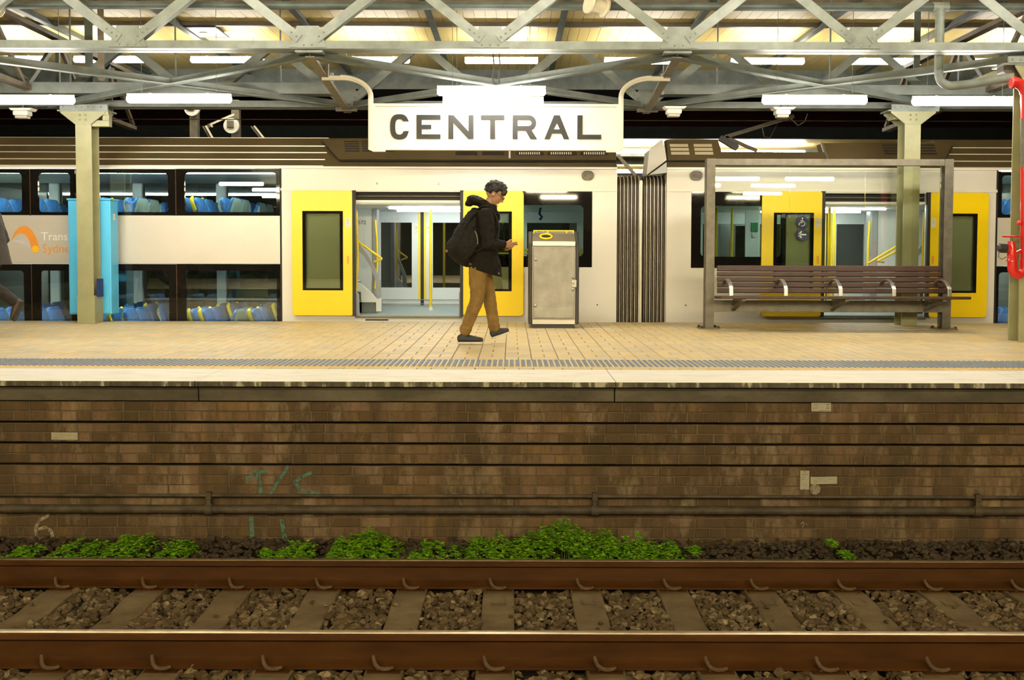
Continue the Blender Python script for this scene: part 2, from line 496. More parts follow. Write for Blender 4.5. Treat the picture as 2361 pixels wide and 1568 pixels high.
# pavers
def paver_mesh(name, w, d):
    h, c = .012, .0035
    m = MB()
    x, y = w/2, d/2
    m.add([(-x,-y,-h),(x,-y,-h),(x,y,-h),(-x,y,-h),(-x,-y,-c),(x,-y,-c),(x,y,-c),(-x,y,-c),
           (-x+c,-y+c,0),(x-c,-y+c,0),(x-c,y-c,0),(-x+c,y-c,0)],
          [(0,1,5,4),(1,2,6,5),(2,3,7,6),(3,0,4,7),(4,5,9,8),(5,6,10,9),(6,7,11,10),(7,4,8,11),(8,9,10,11)])
    return m
BW = .246
pav = []                                     # (x, y, w, d)
y = Y_TAC1 + .012
row = 0
while y + BW < Y_FAR:
    hw = min(XW - .3, (y + BW) * .535 + 1.2)
    n = int(hw / BW) + 1
    for i in range(-n, n + 1):
        cx, cy = i*BW + .06, y + BW/2
        if (i + row) % 2:
            pav += [(cx, cy - BW/4, BW - .008, BW/2 - .008), (cx, cy + BW/4, BW - .008, BW/2 - .008)]
        else:
            pav += [(cx - BW/4, cy, BW/2 - .008, BW - .008), (cx + BW/4, cy, BW/2 - .008, BW - .008)]
    y += BW; row += 1
dn = Y_TAC0 - Y_COPE - .006                   # the narrow row between the tactile strip and the white edge
for i in range(-24, 25):
    pav.append((i*BW + .06, Y_COPE + dn/2, BW - .01, dn - .004) if i % 3 else (i*BW + .06 - BW/4, Y_COPE + dn/2, BW/2 - .01, dn - .004))
    if i % 3 == 0: pav.append((i*BW + .06 + BW/4, Y_COPE + dn/2, BW/2 - .01, dn - .004))
pav.sort(key=lambda p: (p[1] + abs(p[0]) * .25))
cache = {}
for (cx, cy, w, d) in pav[:300]:
    k = (round(w, 3), round(d, 3))
    if k not in cache:
        cache[k] = paver_mesh('paver', w, d)
        o = cache[k].build('paver', 'paver', floor, fix=False); cache[k] = o.data
        o.location = (cx, cy, 0)
    else:
        o = obj('paver', cache[k], None, floor, loc=(cx, cy, 0))
rest = MB()
for (cx, cy, w, d) in pav[300:]:
    m = paver_mesh('p', w, d)
    dz = rnd.uniform(-.0012, 0)
    rest.add([(a + cx, b + cy, c + dz) for a, b, c in m.v], m.f)
o = rest.build('paving', 'paver', floor, fix=False); o['kind'] = 'stuff'
# tactile strip
ts = thing('tactile_strip', 'warning strip of blue and yellow tactile studs along the platform edge', 'tactile strip', (0, 0, 0))
pt = MB(); ty = (Y_TAC1 + Y_TAC0) / 2
pt.box(-6.1, 6.1, Y_TAC0 + .004, Y_TAC1, -.008, -.001)
pt.build('strip_base', 'paver', ts)
blue, yel = MB(), MB()
NR = 12
for r in range(NR):
    yy = Y_TAC0 + .032 + r*.05
    for i in range(-120, 121):
        xx = i*.05
        if abs(xx) > (yy*.516 + 1.3): continue
        (yel if r == 0 else blue).tube([(xx, yy, -.001), (xx, yy, .006)], [.0195, .013], 8)
blue.build('blue_studs', 'tactile_blue', ts, fix=False)['kind'] = 'stuff'
yel.build('yellow_studs', 'tactile_yellow', ts, fix=False)['kind'] = 'stuff'

# ================================================================== PLATFORM WALL OF BRICK
TIERS = [(926, 974, 2, 7.66), (974, 1022, 2, 7.70), (1022, 1071, 2, 7.74), (1071, 1143, 3, 7.78), (1143, 1264, 5, 7.83)]
wall = struct(MB().box(-5.2, 5.2, 7.88, 8.3, -1.75, -.05).build('wall_track', 'mortar'), 'stepped brown brick wall below the platform edge')
BZ0 = PZ(893, 7.62); BZ1 = PZ(926, 7.62)
for a, b in zip(xs, xs[1:]):
    MB().box(a + .004, b - .004, 7.62, 7.9, BZ1, -.045).build('concrete_beam', 'beam_concrete', wall, bevel=.004)
    MB().box(a + .004, b - .004, 7.605, 7.7, -.075, -.043).build('beam_lip', 'beam_concrete', wall, bevel=.004)
def brick_verts(w, h, j=0.0):
    c = .005; d = .05
    x, z = w/2, h/2
    q = lambda: rnd.uniform(-j, j)
    return ([(-x, d, -z), (x, d, -z), (x, d, z), (-x, d, z), (-x, c, -z), (x, c, -z), (x, c, z), (-x, c, z),
             (-x+c*1.4+q(), 0, -z+c*1.2+q()), (x-c*1.4+q(), 0, -z+c*1.2+q()), (x-c*1.4+q(), 0, z-c*1.2+q()), (-x+c*1.4+q(), 0, z-c*1.2+q())],
            [(0,1,5,4),(1,2,6,5),(2,3,7,6),(3,0,4,7),(4,5,9,8),(5,6,10,9),(6,7,11,10),(7,4,8,11),(8,9,10,11)])
bricks = []
for ti, (ya, yb, n, Yf) in enumerate(TIERS):
    za, zb = PZ(ya, Yf), PZ(yb, Yf)
    gap = .016 if ti else .006  # recessed groove at each ledge, added so its shadow line reads dark
    MB().box(-5.2, 5.2, Yf + .007, 7.9, zb + .002, za - gap).build('mortar_bed', 'mortar', wall)
    gap = .016 if ti else .006
    h = (za - zb - gap) / n
    for c in range(n):
        zc = za - gap - (c + .5)*h
        header = (c % 2 == 1)
        pitch = .121 if header else .241
        off = (.06 if header else 0) + ti*.09 + rnd.uniform(0, .05)
        for i in range(-int(5.05/pitch) - 1, int(5.05/pitch) + 2):
            bricks.append((i*pitch + off + rnd.uniform(-.004, .004), Yf + rnd.uniform(-.0015, .003), zc, pitch - rnd.choice((.008, .009)), h - .007, header))
bricks.sort(key=lambda b: (b[5], abs(b[0])))
cache = {}
for (x, yf, z, w, h, hd) in bricks[:300]:
    k = (round(w, 3), round(h, 3), rnd.randrange(3))
    if k not in cache:
        m = MB(); m.add(*brick_verts(k[0], k[1], .0015)); o = m.build('brick', 'brick_brown', wall, fix=False); cache[k] = o.data
        o.location = (x, yf, z)
    else: obj('brick', cache[k], None, wall, loc=(x, yf, z))
rest = MB()
for (x, yf, z, w, h, hd) in bricks[300:]:
    v, f = brick_verts(w, h, .0015)
    rest.add([(a + x, b + yf, c + z) for a, b, c in v], f)
rest.build('brickwork', 'brick_brown', wall, fix=False)['kind'] = 'stuff'

# pipes along the wall
def along(y, Y): return PZ(y, Y)
t = thing('wall_conduit', 'thin rusty conduit running along the brick wall above the thick pipe', 'pipe')
zc = along(1145, 7.76)
MB().tube([(-5, 7.775, zc), (5, 7.775, zc)], .014, 8).build('conduit', 'rust_pipe', t, smooth=.6)
for x in (481, 1372, 2255):
    X = PX(x, 7.76, 1145); MB().box(X - .022, X + .022, 7.745, 7.79, zc - .03, zc + .03).build('clamp', 'rust_pipe', t, bevel=.004)
t = thing('wall_pipe', 'thick rusty pipe fixed low along the brick wall', 'pipe')
zc = along(1177, 7.76)
MB().tube([(-5, 7.775, zc), (5, 7.775, zc)], .034, 14).build('pipe', 'rust_pipe', t, smooth=.6)
for x in (481, 1372, 2255):
    X = PX(x, 7.76, 1177)
    MB().tube([(X - .03, 7.775, zc), (X + .03, 7.775, zc)], .045, 14).build('collar', 'rust_pipe', t, smooth=.6)
    MB().box(X - .018, X + .018, 7.755, 7.80, zc + .03, zc + .085).build('bracket', 'rust_pipe', t, bevel=.004)
for x in (625,):
    X = PX(x, 7.76, 1177); MB().tube([(X - .04, 7.775, zc), (X + .04, 7.775, zc)], .039, 14).build('collar', 'rust_pipe', t, smooth=.6)

# notices screwed to the wall
def wall_plate(name, x0, x1, y0, y1, Y, label, lines, tilt=0.0, hole=True):
    X0, Z0 = P(x0, y1, Y); X1, Z1 = P(x1, y0, Y)
    t = thing(name, label, 'notice', ((X0+X1)/2, Y, (Z0+Z1)/2), rot=(0, tilt, 0))
    w, h = (X1-X0)/2, (Z1-Z0)/2
    MB().box(-w, w, -.006, .0, -h, h).build('plate', 'plate_dirty', t, bevel=.002)
    for (a, b, c, d) in lines:
        MB().box(-w + a*2*w, -w + b*2*w, -.0075, -.006, -h + c*2*h, -h + d*2*h).build('print_line', 'notice_print', t)
    return t
wall_plate('wall_notice', 1870, 1916, 928, 949, 7.655, 'small white notice plate under the concrete beam with dense print at its end',
           [(.75, .92, .72, .82), (.78, .9, .52, .6), (.74, .9, .34, .42), (.12, .34, .38, .43), (.36, .9, .10, .15), (.12, .3, .74, .77), (.5, .58, .40, .44)])
wall_plate('wall_notice', 1844, 1866, 1085, 1129, 7.772, 'upright white notice plate low on the brick wall', [(.2, .45, .78, .81), (.6, .85, .78, .81), (.2, .5, .66, .68), (.2, .5, .53, .55), (.2, .4, .27, .29), (.4, .55, .93, .97), (.4, .55, .03, .07)])
wall_plate('wall_notice', 1868, 1930, 1099, 1116, 7.772, 'long blank white plate beside the upright notice on the brick wall', [(.12, .3, .40, .44), (.45, .6, .38, .42), (.7, .85, .62, .66)], -.02)
wall_plate('wall_notice', 119, 180, 997, 1014, 7.692, 'long white plate alone on the brick wall below the blue cabinet', [(.05, .5, .3, .33), (.3, .9, .6, .63)], .005)
X, Z = P(1879, 1128, 7.772)
d = MB().prism(circ(X, Z, .042, 22), 7.766, 7.776).build('paint_spot', 'spray_white'); tag(d, 'round white paint blot under the two notices on the wall', 'paint mark')
# sprayed marks
def ribbon(mb, pts, w, Y):
    pp = [Vector(P(x, y, Y)) for x, y in pts]
    for a, b in zip(pp, pp[1:]):
        dd = (b - a).normalized(); n = Vector((-dd.y, dd.x)) * w/2
        a2, b2 = a - dd*w*.3, b + dd*w*.3
        mb.prism([tuple(a2 - n), tuple(b2 - n), tuple(b2 + n), tuple(a2 + n)], Y - .001, Y)
    return mb
g = thing('graffiti', 'large faded teal spray-painted letters above the wall pipes', 'graffiti')
ribbon(MB(), [(570, 1107), (585, 1091), (612, 1087)], .026, 7.776).build('stroke', 'spray_teal', g)
ribbon(MB(), [(594, 1090), (603, 1141)], .034, 7.775).build('stroke', 'spray_teal', g)
ribbon(MB(), [(624, 1138), (645, 1105), (664, 1076)], .026, 7.7745).build('stroke', 'spray_teal', g)
ribbon(MB(), [(718, 1090), (695, 1100), (680, 1112), (690, 1128), (712, 1135), (734, 1138)], .026, 7.774).build('stroke', 'spray_teal', g)
g = thing('graffiti', 'two teal paint drips below the thick wall pipe', 'graffiti')
ribbon(MB(), [(579, 1196), (583, 1255)], .034, 7.826).build('stroke', 'spray_teal', g)
ribbon(MB(), [(650, 1200), (654, 1228), (662, 1255)], .034, 7.825).build('stroke', 'spray_teal', g)
g = thing('graffiti', 'faded white painted number six low on the brick wall', 'graffiti')
ribbon(MB(), [(112, 1188), (90, 1200), (82, 1218), (85, 1240), (95, 1250), (112, 1250), (122, 1238), (118, 1224), (104, 1216), (90, 1220)], .026, 7.826).build('stroke', 'spray_white', g)
g = thing('graffiti', 'thin scratched white arrow pointing up on the brick wall', 'graffiti')
ribbon(MB(), [(1851, 1216), (1854, 1203)], .007, 7.826).build('stroke', 'spray_white', g)
ribbon(MB(), [(1847, 1208), (1854, 1202), (1860, 1209)], .007, 7.8255).build('stroke', 'spray_white', g)

# ================================================================== TRACK
def zt(Y): return -1.385 + (6.95 - Y) * .042      # canted sleeper tops
CANT = -math.atan(.042)
base = struct(MB().extx([(2.3, -1.45), (5.0, zt(5) - .06), (6.3, zt(6.3) - .06), (7.05, -1.44), (7.4, -1.40), (7.9, -1.36), (7.9, -1.8), (2.3, -1.8)], -6, 6).build('ground', 'trackbed'), 'track bed under the ballast')
def rail(label, Yc):
    zb = zt(Yc) + .006
    t = thing('rail', label, 'rail', (0, Yc, zb), rot=(CANT, 0, 0))
    H = .186
    prof = [(-.075,0),(.075,0),(.075,.012),(.03,.028),(.011,.045),(.009,.09),(.011,.132),(.036,.146),(.036,H-.012),(.026,H-.002),(-.026,H-.002),(-.036,H-.012),(-.036,.146),(-.011,.132),(-.009,.09),(-.011,.045),(-.03,.028),(-.075,.012)]
    MB().extx(prof, -6, 6).build('rail_body', 'rail_rust', t, smooth=.5)
    MB().extx([(-.029, H-.006), (-.026, H-.001), (-.012, H+.0015), (.012, H+.0015), (.026, H-.001), (.029, H-.006)], -6, 6).build('running_surface', 'rail_head', t)
    return t
Y_RF, Y_RN = 6.97, 5.47
rail('rusty rail beside the weeds at the foot of the brick wall', Y_RF)
rail('rusty rail crossing the bottom of the picture', Y_RN)
SP = .6094
X_S0 = P(1150, 1359, 6.9)[0]
def clip_mesh(kind):
    m = MB()
    # bent spring bar: prong standing up along the foot, then curling forward
    pts = [(-.062, .010, .075), (-.058, .002, .054), (-.047, -.014, .032), (-.027, -.028, .019), (0, -.034, .015), (.030, -.030, .016), (.052, -.022, .021)]
    m.tube(pts, [.010, .012, .013, .013, .013, .012, .009], 8)
    m.box(-.045, .03, -.02, .03, -.006, .012)
    return m
def sleeper_proto():
    m = MB(); w = .108
    prof = [(4.55, -.02), (5.15, .0), (5.72, .0), (5.95, -.022), (6.45, -.022), (6.70, .0), (7.25, .0), (7.85, -.02), (7.85, -.2), (4.55, -.2)]
    ref = 6.2
    vs = []; n = len(prof)
    m.extx([(a - ref, b) for a, b in prof], -w, w)
    return m
sl_proto = None
count_f, k0 = 0, -8
for k in range(-8, 9):
    X = X_S0 + k*SP
    idx = k - k0
    lab = ('concrete sleeper between the two rails, %s to the left of the middle one' % ORD[-k - 1]) if k < 0 else ('concrete sleeper between the two rails, %s to the right of the middle one' % ORD[k - 1])
    if k == 0: lab = 'concrete sleeper standing straight up the middle of the track below the walking man'
    t = thing('sleeper', lab, 'sleeper', (X, 6.2, zt(6.2)), 'sleepers of the track', rot=(CANT, 0, 0))
    if sl_proto is None:
        b = sleeper_proto().build('sleeper_body', 'sleeper_concrete', t, bevel=.008)
        sl_proto = b.data
        cm = clip_mesh(0).build('rail_clip', 'track_clip', t, smooth=.9)
        clipd = cm.data; bpy.data.objects.remove(cm)
        pm = MB().box(-.09, .09, -.12, .12, -.002, .008).build('rail_pad', 'rail_rust', t); padd = pm.data; bpy.data.objects.remove(pm)
        rm = MB().prism([(-.05, -.11), (.05, -.11), (.05, .11), (-.05, .11)], 0, .003, [[(-.038, -.098), (.038, -.098), (.038, .098), (-.038, .098)]])
        rm.v = [(a, c, b) for a, b, c in rm.v]
        rmo = rm.build('cast_frame', 'sleeper_concrete', t); rmd = rmo.data; bpy.data.objects.remove(rmo)
    else:
        b = obj('sleeper_body', sl_proto, None, t, bevel=.008)
    for Yc in (Y_RF, Y_RN):
        obj('rail_pad', padd, None, t, loc=(0, Yc - 6.2, 0))
        obj('rail_clip', clipd, None, t, loc=(0, Yc - 6.2 - .075, .006))
        obj('rail_clip', clipd, None, t, loc=(0, Yc - 6.2 + .075, .006), rot=(0, 0, pi))
    if k in (0, 1, 3, 4, 5): obj('cast_frame', rmd, None, t, loc=(0, .5, -.002))
# ballast
def stone_kinds(seed, n=14):
    r = random.Random(seed); out = []
    for k in range(n):
        bm = bmesh.new()
        sc = (1, r.uniform(.65, 1), r.uniform(.5, .85))
        for i in range(13):
            v = Vector((r.gauss(0, 1), r.gauss(0, 1), r.gauss(0, 1))).normalized() * r.uniform(.85, 1.05)
            bm.verts.new((v.x*sc[0], v.y*sc[1], v.z*sc[2]))
        bmesh.ops.convex_hull(bm, input=bm.verts)
        for v in [v for v in bm.verts if not v.link_faces]: bm.verts.remove(v)
        bm.verts.index_update()
        out.append(([v.co.copy() for v in bm.verts], [tuple(v.index for v in f.verts) for f in bm.faces])); bm.free()
    return out
kinds = stone_kinds(3)
def scatter(mb, n, x0, x1, y0, y1, zf, r0, r1, avoid=True, lift=.5):
    for i in range(n):
        x, y = rnd.uniform(x0, x1), rnd.uniform(y0, y1)
        if abs(x) > y*.53 + .9: continue
        r = r0 + (r1 - r0) * rnd.random()**1.8
        if avoid:
            dx = (x - X_S0 + SP/2) % SP - SP/2
            if abs(dx) < .108 + r*.30: continue
        v, f = kinds[rnd.randrange(len(kinds))]
        M = Matrix.Rotation(rnd.uniform(0, 6.3), 3, 'Z') @ Matrix.Rotation(rnd.uniform(-.6, .6), 3, 'X')
        c = Vector((x, y, zf(x, y) + rnd.uniform(-.3, lift)*r))
        mb.add([c + (M @ p) * r for p in v], f)
b1 = MB()
scatter(b1, 15500, -4.9, 4.9, 5.50, 6.94, lambda x, y: zt(y) - .032 + .02*sin(x*9)*sin(y*7) + max(0, (6.4 - y))*.02, .017, .046)
scatter(b1, 7000, -4.2, 4.2, 4.6, 5.43, lambda x, y: zt(y) - .025, .022, .048)
o = b1.build('ballast', 'ballast_stone', fix=False); tag(o, 'loose brown crushed stone ballast between the rails', 'ballast', kind='stuff')
b2 = MB()
scatter(b2, 6000, -5.1, 5.1, 7.03, 7.78, lambda x, y: -1.405 + max(0, y - 7.15)*.19, .018, .040, False)
o = b2.build('ballast', 'ballast_dark', fix=False); tag(o, 'dark ballast heaped against the foot of the wall', 'ballast', kind='stuff')  # darker stone colour than between the rails
st = MB()
for i in range(46):                                   # a few stones lying on the sleepers
    k = rnd.randrange(-6, 7); x = X_S0 + k*SP + rnd.uniform(-.09, .09); y = rnd.uniform(5.75, 6.6); r = rnd.uniform(.012, .028)
    v, f = kinds[rnd.randrange(len(kinds))]
    M = Matrix.Rotation(rnd.uniform(0, 6.3), 3, 'Z')
    st.add([Vector((x, y, zt(y) - (.02 if 5.9 < y < 6.5 else .0) + r*.35)) + (M @ p)*r for p in v], f)
o = st.build('ballast', 'ballast_stone', fix=False); tag(o, 'stray stones lying on top of the concrete sleepers', 'ballast', kind='stuff')

# weeds
def leaf(mb, c, d, up, L, wd):
    s_ = d.cross(up)
    if s_.length < 1e-4: s_ = Vector((1, 0, 0))
    s_.normalize()
    n = s_.cross(d).normalized()
    a = c; b1_ = c + d*L*.45 + s_*wd*.5 + n*L*.10; b2_ = c + d*L*.45 - s_*wd*.5 + n*L*.10; m_ = c + d*L*.5 - n*.0; e = c + d*L - n*L*.12
    mb.add([a, b1_, m_, e, b2_], [(0, 1, 2), (1, 3, 2), (0, 2, 4), (2, 3, 4)])
def weed(x0, x1, ytop, ybot, label, dens=1.0, Yc=7.42):
    Xa, Xb = PX(x0, Yc, 1270), PX(x1, Yc, 1270)
    z0 = PZ(min(ybot, 1297), Yc); z1 = PZ(ytop, Yc + .12)
    cx, hw, hh = (Xa+Xb)/2, (Xb-Xa)/2, max(.03, z1 - z0)
    t = thing('weed_clump', label, 'weeds', (cx, Yc, z0), 'weeds along the foot of the wall')
    fo, sm = MB(), MB()
    nst = max(3, int((Xb-Xa) * (hh + .12) * 1500 * dens))
    dp = min(.26, hw*1.2 + .03)
    for i in range(nst):
        u = rnd.uniform(-1, 1); v = rnd.uniform(-1, 1)
        prof = max(.15, (1 - abs(u)**3.6)) * (.84 + .16*sin(u*7 + cx*5) )
        x = u*hw; yy = v*dp
        h = hh * prof * (1 - .30*max(0, -v)) * rnd.uniform(.72, 1.05)
        h = max(.02, h * (.45 + .55*rnd.random()**.4))
        top = Vector((x + rnd.uniform(-.01, .01), yy, h))
        nl = rnd.choice((5, 6, 7, 8))
        for k in range(nl):
            a = 2*pi*k/nl + rnd.uniform(-.4, .4)
            d = Vector((cos(a), sin(a), rnd.uniform(-.15, .45))).normalized()
            L = rnd.uniform(.022, .038)
            leaf(fo, top + d*.004 + Vector((0, 0, rnd.uniform(-.014, .008))), d, Vector((0, 0, 1)), L, L*.95)
        if i % 4 == 0: sm.tube([(x*.9, yy*.9, -.01), tuple(top)], [.002, .0015], 4, cap=False)
    fo.build('foliage', 'leaf_green', t, fix=False)['kind'] = 'stuff'
    sm.build('stems', 'stem_green', t, fix=False)['kind'] = 'stuff'
WEEDS = [(30, 85, 1256, 1284, 'small green weed tuft beside the painted number six'), (112, 225, 1248, 1290, 'low spreading weed clump under the painted number six'),
         (243, 345, 1235, 1284, 'bushy weed clump second of three at the left end of the wall'), (368, 445, 1240, 1292, 'weed clump leaning right between bare dark stones'),
         (600, 628, 1265, 1284, 'tiny weed sprig below the teal paint drips'), (637, 725, 1250, 1290, 'weed clump right of the tiny sprig under the teal drips'),
         (752, 928, 1220, 1298, 'large weed clump ending at a gap before the longest bank'), (935, 1085, 1256, 1298, 'low start of the longest weed bank'),
         (1070, 1190, 1234, 1298, 'middle height part of the long weed bank'), (1165, 1445, 1200, 1298, 'tallest weed mound at the centre of the wall foot'),
         (1425, 1500, 1228, 1298, 'weed clump sloping down right after the tallest mound'), (1480, 1585, 1246, 1298, 'last low weed clump of the long bank'),
         (1590, 1612, 1250, 1276, 'single weed sprig just past the long bank'), (1908, 1928, 1240, 1256, 'lone bright weed sprig high on the stones below the notices'),
         (1938, 1962, 1262, 1284, 'small dark weed sprig among stones below the notices')]
for w in WEEDS: weed(*w)
# ================================================================== CANOPY
Y_GN, Y_GF, Y_CE = 11.05, 13.6, 20.0
Z_CEIL = 4.6
NODES = [PX(x, Y_GN, 100) for x in (295, 710, 1130, 1565, 1985)]
PANEL = (NODES[4] - NODES[0]) / 4
NODES = [NODES[0] - PANEL] + NODES + [NODES[4] + PANEL, NODES[4] + 2*PANEL]
NODES = [NODES[0] - PANEL] + NODES
ceil = struct(MB().box(-11.6, 11.6, 9.2, Y_CE, Z_CEIL + .02, Z_CEIL + .06).build('ceiling', 'steel_brown'), 'cream boarded underside of the platform canopy')
bd = None
bw = .168
for i in range(-68, 69):
    X = i*bw
    if bd is None:
        o = MB().box(-bw/2 + .003, bw/2 - .003, 9.2, Y_CE, Z_CEIL, Z_CEIL + .02).build('ceiling_board', 'ceiling_board', ceil); bd = o.data; o.location.x = X
    else: obj('ceiling_board', bd, None, ceil, loc=(X, 0, 0))
tr = struct(MB().box(-11.6, 11.6, Y_CE, Y_CE + .03, PZ(206, Y_CE), Z_CEIL + .06).build('trim_1', 'steel_teal_dark'), 'grey-green fascia board at the far edge of the canopy')
# purlins and rafters
for (yy, zz, h, lab) in ((14.25, Z_CEIL - .07, .12, 'brown purlin under the boards above the front girder'), (15.9, Z_CEIL - .04, .06, 'dark purlin under the boards behind the far girder')):
    o = MB().box(-11, 11, yy - .04, yy + .04, zz - h/2, zz + h/2).build('purlin', 'steel_brown'); tag(o, lab, 'beam')
for j, X in enumerate(NODES[:-1]):
    xm = X + PANEL/2
    if abs(xm) > 8.6: continue
    t = thing('rafter', 'steel rafter under the ceiling boards, %s from the left' % ORD[j], 'beam', (xm, 0, 0), 'rafters under the canopy boards')
    MB().box(-.05, .05, 9.3, Y_CE, Z_CEIL - .11, Z_CEIL - .095).build('flange', 'steel_mid', t)
    MB().box(-.006, .006, 9.3, Y_CE, Z_CEIL - .095, Z_CEIL).build('web', 'steel_teal_dark', t)

_riv = {}
def rivets(parent, pts, Y, mat, r=.013):
    for x, z in pts:
        if (r, mat) not in _riv:
            o = MB().dome((0, 0, 0), (0, -1, 0), r, 8).build('rivet', mat, parent, smooth=.8); _riv[(r, mat)] = o.data
        else: o = obj('rivet', _riv[(r, mat)], None, parent)
        o.location = (x, Y, z)
def girder(label, Yg, zb, zt_, x0, x1, mat):
    t = thing('lattice_girder', label, 'girder', (0, Yg, 0))
    leg = .085
    c = MB(); c.box(x0, x1, 0, .012, zb, zb + leg); c.box(x0, x1, .012, .125, zb, zb + .012); c.build('bottom_chord', mat, t)
    c = MB(); c.box(x0, x1, .145, .157, zb, zb + leg); c.box(x0, x1, .157, .27, zb, zb + .012); c.build('bottom_chord', mat, t)
    c = MB(); c.box(x0, x1, 0, .012, zt_ - leg, zt_); c.box(x0, x1, .012, .2, zt_ - .012, zt_); c.build('top_chord', mat, t)
    for i, X in enumerate(NODES):
        if not (x0 - .1 < X < x1 + .1): continue
        g = MB().prism([(X - .21, zb + .012), (X + .21, zb + .012), (X + .12, zb + .245), (X - .12, zb + .245)], -.010, .0)
        g = g.build('gusset_plate', mat, t)
        two = i % 2 == 1
        rivets(g, [(X - .045 if two else X - .09, zb + .04), (X + .045 if two else X + .09, zb + .04)] + ([] if two else [(X, zb + .04)]), -.010, mat)
        for s in (-1, 1):
            p0 = Vector((X + s*.150, -.016, zb + .150)); p1 = Vector((X + s*(PANEL/2 - .06), -.016, zt_ - .03))
            dd = (p1 - p0).normalized()
            p0 = p0 - dd*.075
            up = Vector((0, -1, 0))
            m = MB()
            m.beam(p0, p1, .105, .012, up)                        # flat leg facing the tracks
            m.beam(p0, p1, .012, .085, up, ou=(.047 if s > 0 else .047), ov=-.045)
            dg_ = m.build('diagonal', mat, t)
            for q in ((.035, .10, .165) if not two else (.04, .11)):
                c_ = p0 + dd*q
                rivets(dg_, [(c_.x, c_.z)], -.022, mat)
    return t
Z_GN = PZ(113, Y_GN)
Z_GF = PZ(248, Y_GF)
girder('grey-green riveted lattice girder crossing the top of the picture in front of the station sign', Y_GN, Z_GN, Z_GN + .80, -6.9, 7.3, 'steel_teal')
girder('dark lattice girder behind the station sign resting on the two far columns', Y_GF, Z_GF, Z_GF + .84, -8.6, 8.8, 'steel_mid')

# cross bracing and transverse members between the girders
nn = [NODES[1] , NODES[3], NODES[5], NODES[7]]
words_ = ['at the left end', 'in the middle bay above the sign', 'at the right end']
for j in range(3):
    a, b = nn[j], nn[j+1]
    for (q0, q1, w) in ((a, b, 'running away to the right'), (b, a, 'running away to the left')):
        p0 = (q0, Y_GN + .2, Z_GN - .03); p1 = (q1, Y_GF + .05, Z_GF + .02 + (.012 if q0 < q1 else 0))
        o = MB().angle(p0, p1, .10, .012, flip=1 if q0 < q1 else -1, leg2=.11).build('bracing_bar', 'steel_mid')
        tag(o, 'diagonal roof bracing bar %s %s' % (words_[j], w), 'bracing', 'roof bracing bars')
for j, (X, lab) in enumerate(((nn[1], 'transverse beam carrying the curved arm at the C of the sign'), (nn[2], 'transverse beam carrying the curved arm at the L of the sign'))):
    t = thing('transverse_beam', lab, 'beam', (X, 0, 0))
    m = MB(); p0, p1 = (0, Y_GN + .1, Z_GN - .02), (0, Y_GF + .1, Z_GF - .01)
    m.beam(p0, p1, .10, .014, ov=-.05); m.build('flange', 'galvanised', t)
    MB().beam(p0, p1, .012, .1).build('web', 'steel_brown', t)
    MB().box(-.14, .14, Y_GF - .06, Y_GF + .02, Z_GF - .06, Z_GF + .01).build('seat_plate', 'steel_brown', t)
    MB().box(-.15, .15, Y_GN + .03, Y_GN + .2, Z_GN - .035, Z_GN - .005).build('seat_plate', 'steel_teal', t)
# lattice cross girders over the columns at either end
def cross_girder(X, lab):
    t = thing('cross_girder', lab, 'girder', (X, 0, 0))
    y0, y1, z0, z1 = Y_GN + .25, 16.8, Z_GF + .10, Z_GF + .98
    MB().beam((0, y0, z0 + .12), (0, y1, z0), .12, .06).build('bottom_chord', 'steel_brown', t)
    MB().beam((0, y0, z1 + .05), (0, y1, z1), .12, .06).build('top_chord', 'steel_brown', t)
    n = 6
    for i in range(n):
        ya, yb = y0 + (y1-y0)*i/n, y0 + (y1-y0)*(i+1)/n
        a, b = (z0 + .1, z1) if i % 2 == 0 else (z1, z0 + .05)
        MB().beam((0, ya, a), (0, yb, b), .05, .06).build('web_bar', 'steel_brown' if i % 2 else 'steel_teal_dark', t)
        if i % 2: MB().beam((0, ya, z0 + .08), (0, ya, z1), .05, .05, up=(0, 1, 0)).build('web_bar', 'steel_teal_dark', t)
cross_girder(-6.35, 'brown lattice cross girder over the column with the blue cabinet')
cross_girder(6.25, 'brown lattice cross girder over the column behind the bench')
# upright hangers near the left column
for (x, Y, w, lab) in ((207, 13.9, .11, 'dark upright post above the capital of the column with the blue cabinet'), (235, 13.3, .08, 'brown upright post beside the capital of the column with the blue cabinet'), (2112, 14.2, .09, 'dark upright post above the capital of the column behind the bench')):
    X = PX(x, Y, 150)
    o = MB(); o.box(X - w/2, X + w/2, Y - .03, Y - .018, 2.98, Z_CEIL - .02); o.box(X - .006, X + .006, Y - .018, Y + .05, 2.98, Z_CEIL - .02)
    tag(o.build('roof_post', 'steel_brown' if x == 235 else 'steel_teal_dark'), lab, 'post')
# cable trays
for (x0, x1, y0, y1, lab) in ((0, 765, 190, 213, 'steel cable tray ending above the C of the sign'), (1527, 2361, 196, 216, 'steel cable tray starting above the L of the sign')):
    Y = 13.15
    X0, X1 = PX(x0, Y, 200), PX(x1, Y, 200)
    if x0 == 0: X0 -= 1.2
    else: X1 += 1.2
    t = thing('cable_tray', lab, 'cable tray')
    za, zb = PZ(y1, Y, (x0+x1)/2), PZ(y0, Y, (x0+x1)/2)
    MB().box(X0, X1, Y, Y + .01, za, zb).build('tray_side', 'steel_mid', t)
    MB().box(X0, X1, Y, Y + .26, za - .012, za).build('tray_floor', 'steel_mid', t)
    for q in range(4):
        X = X0 + (X1-X0)*(q + .5)/4
        MB().box(X - .008, X + .008, Y + .1, Y + .12, za, Z_CEIL).build('hanger', 'steel_teal_dark', t)
    xe = X1 if x0 == 0 else X0
    MB().box(xe - .02, xe + .02, Y - .01, Y + .02, za - .02, PZ(168, Y, 765)).build('hanger', 'steel_teal', t)
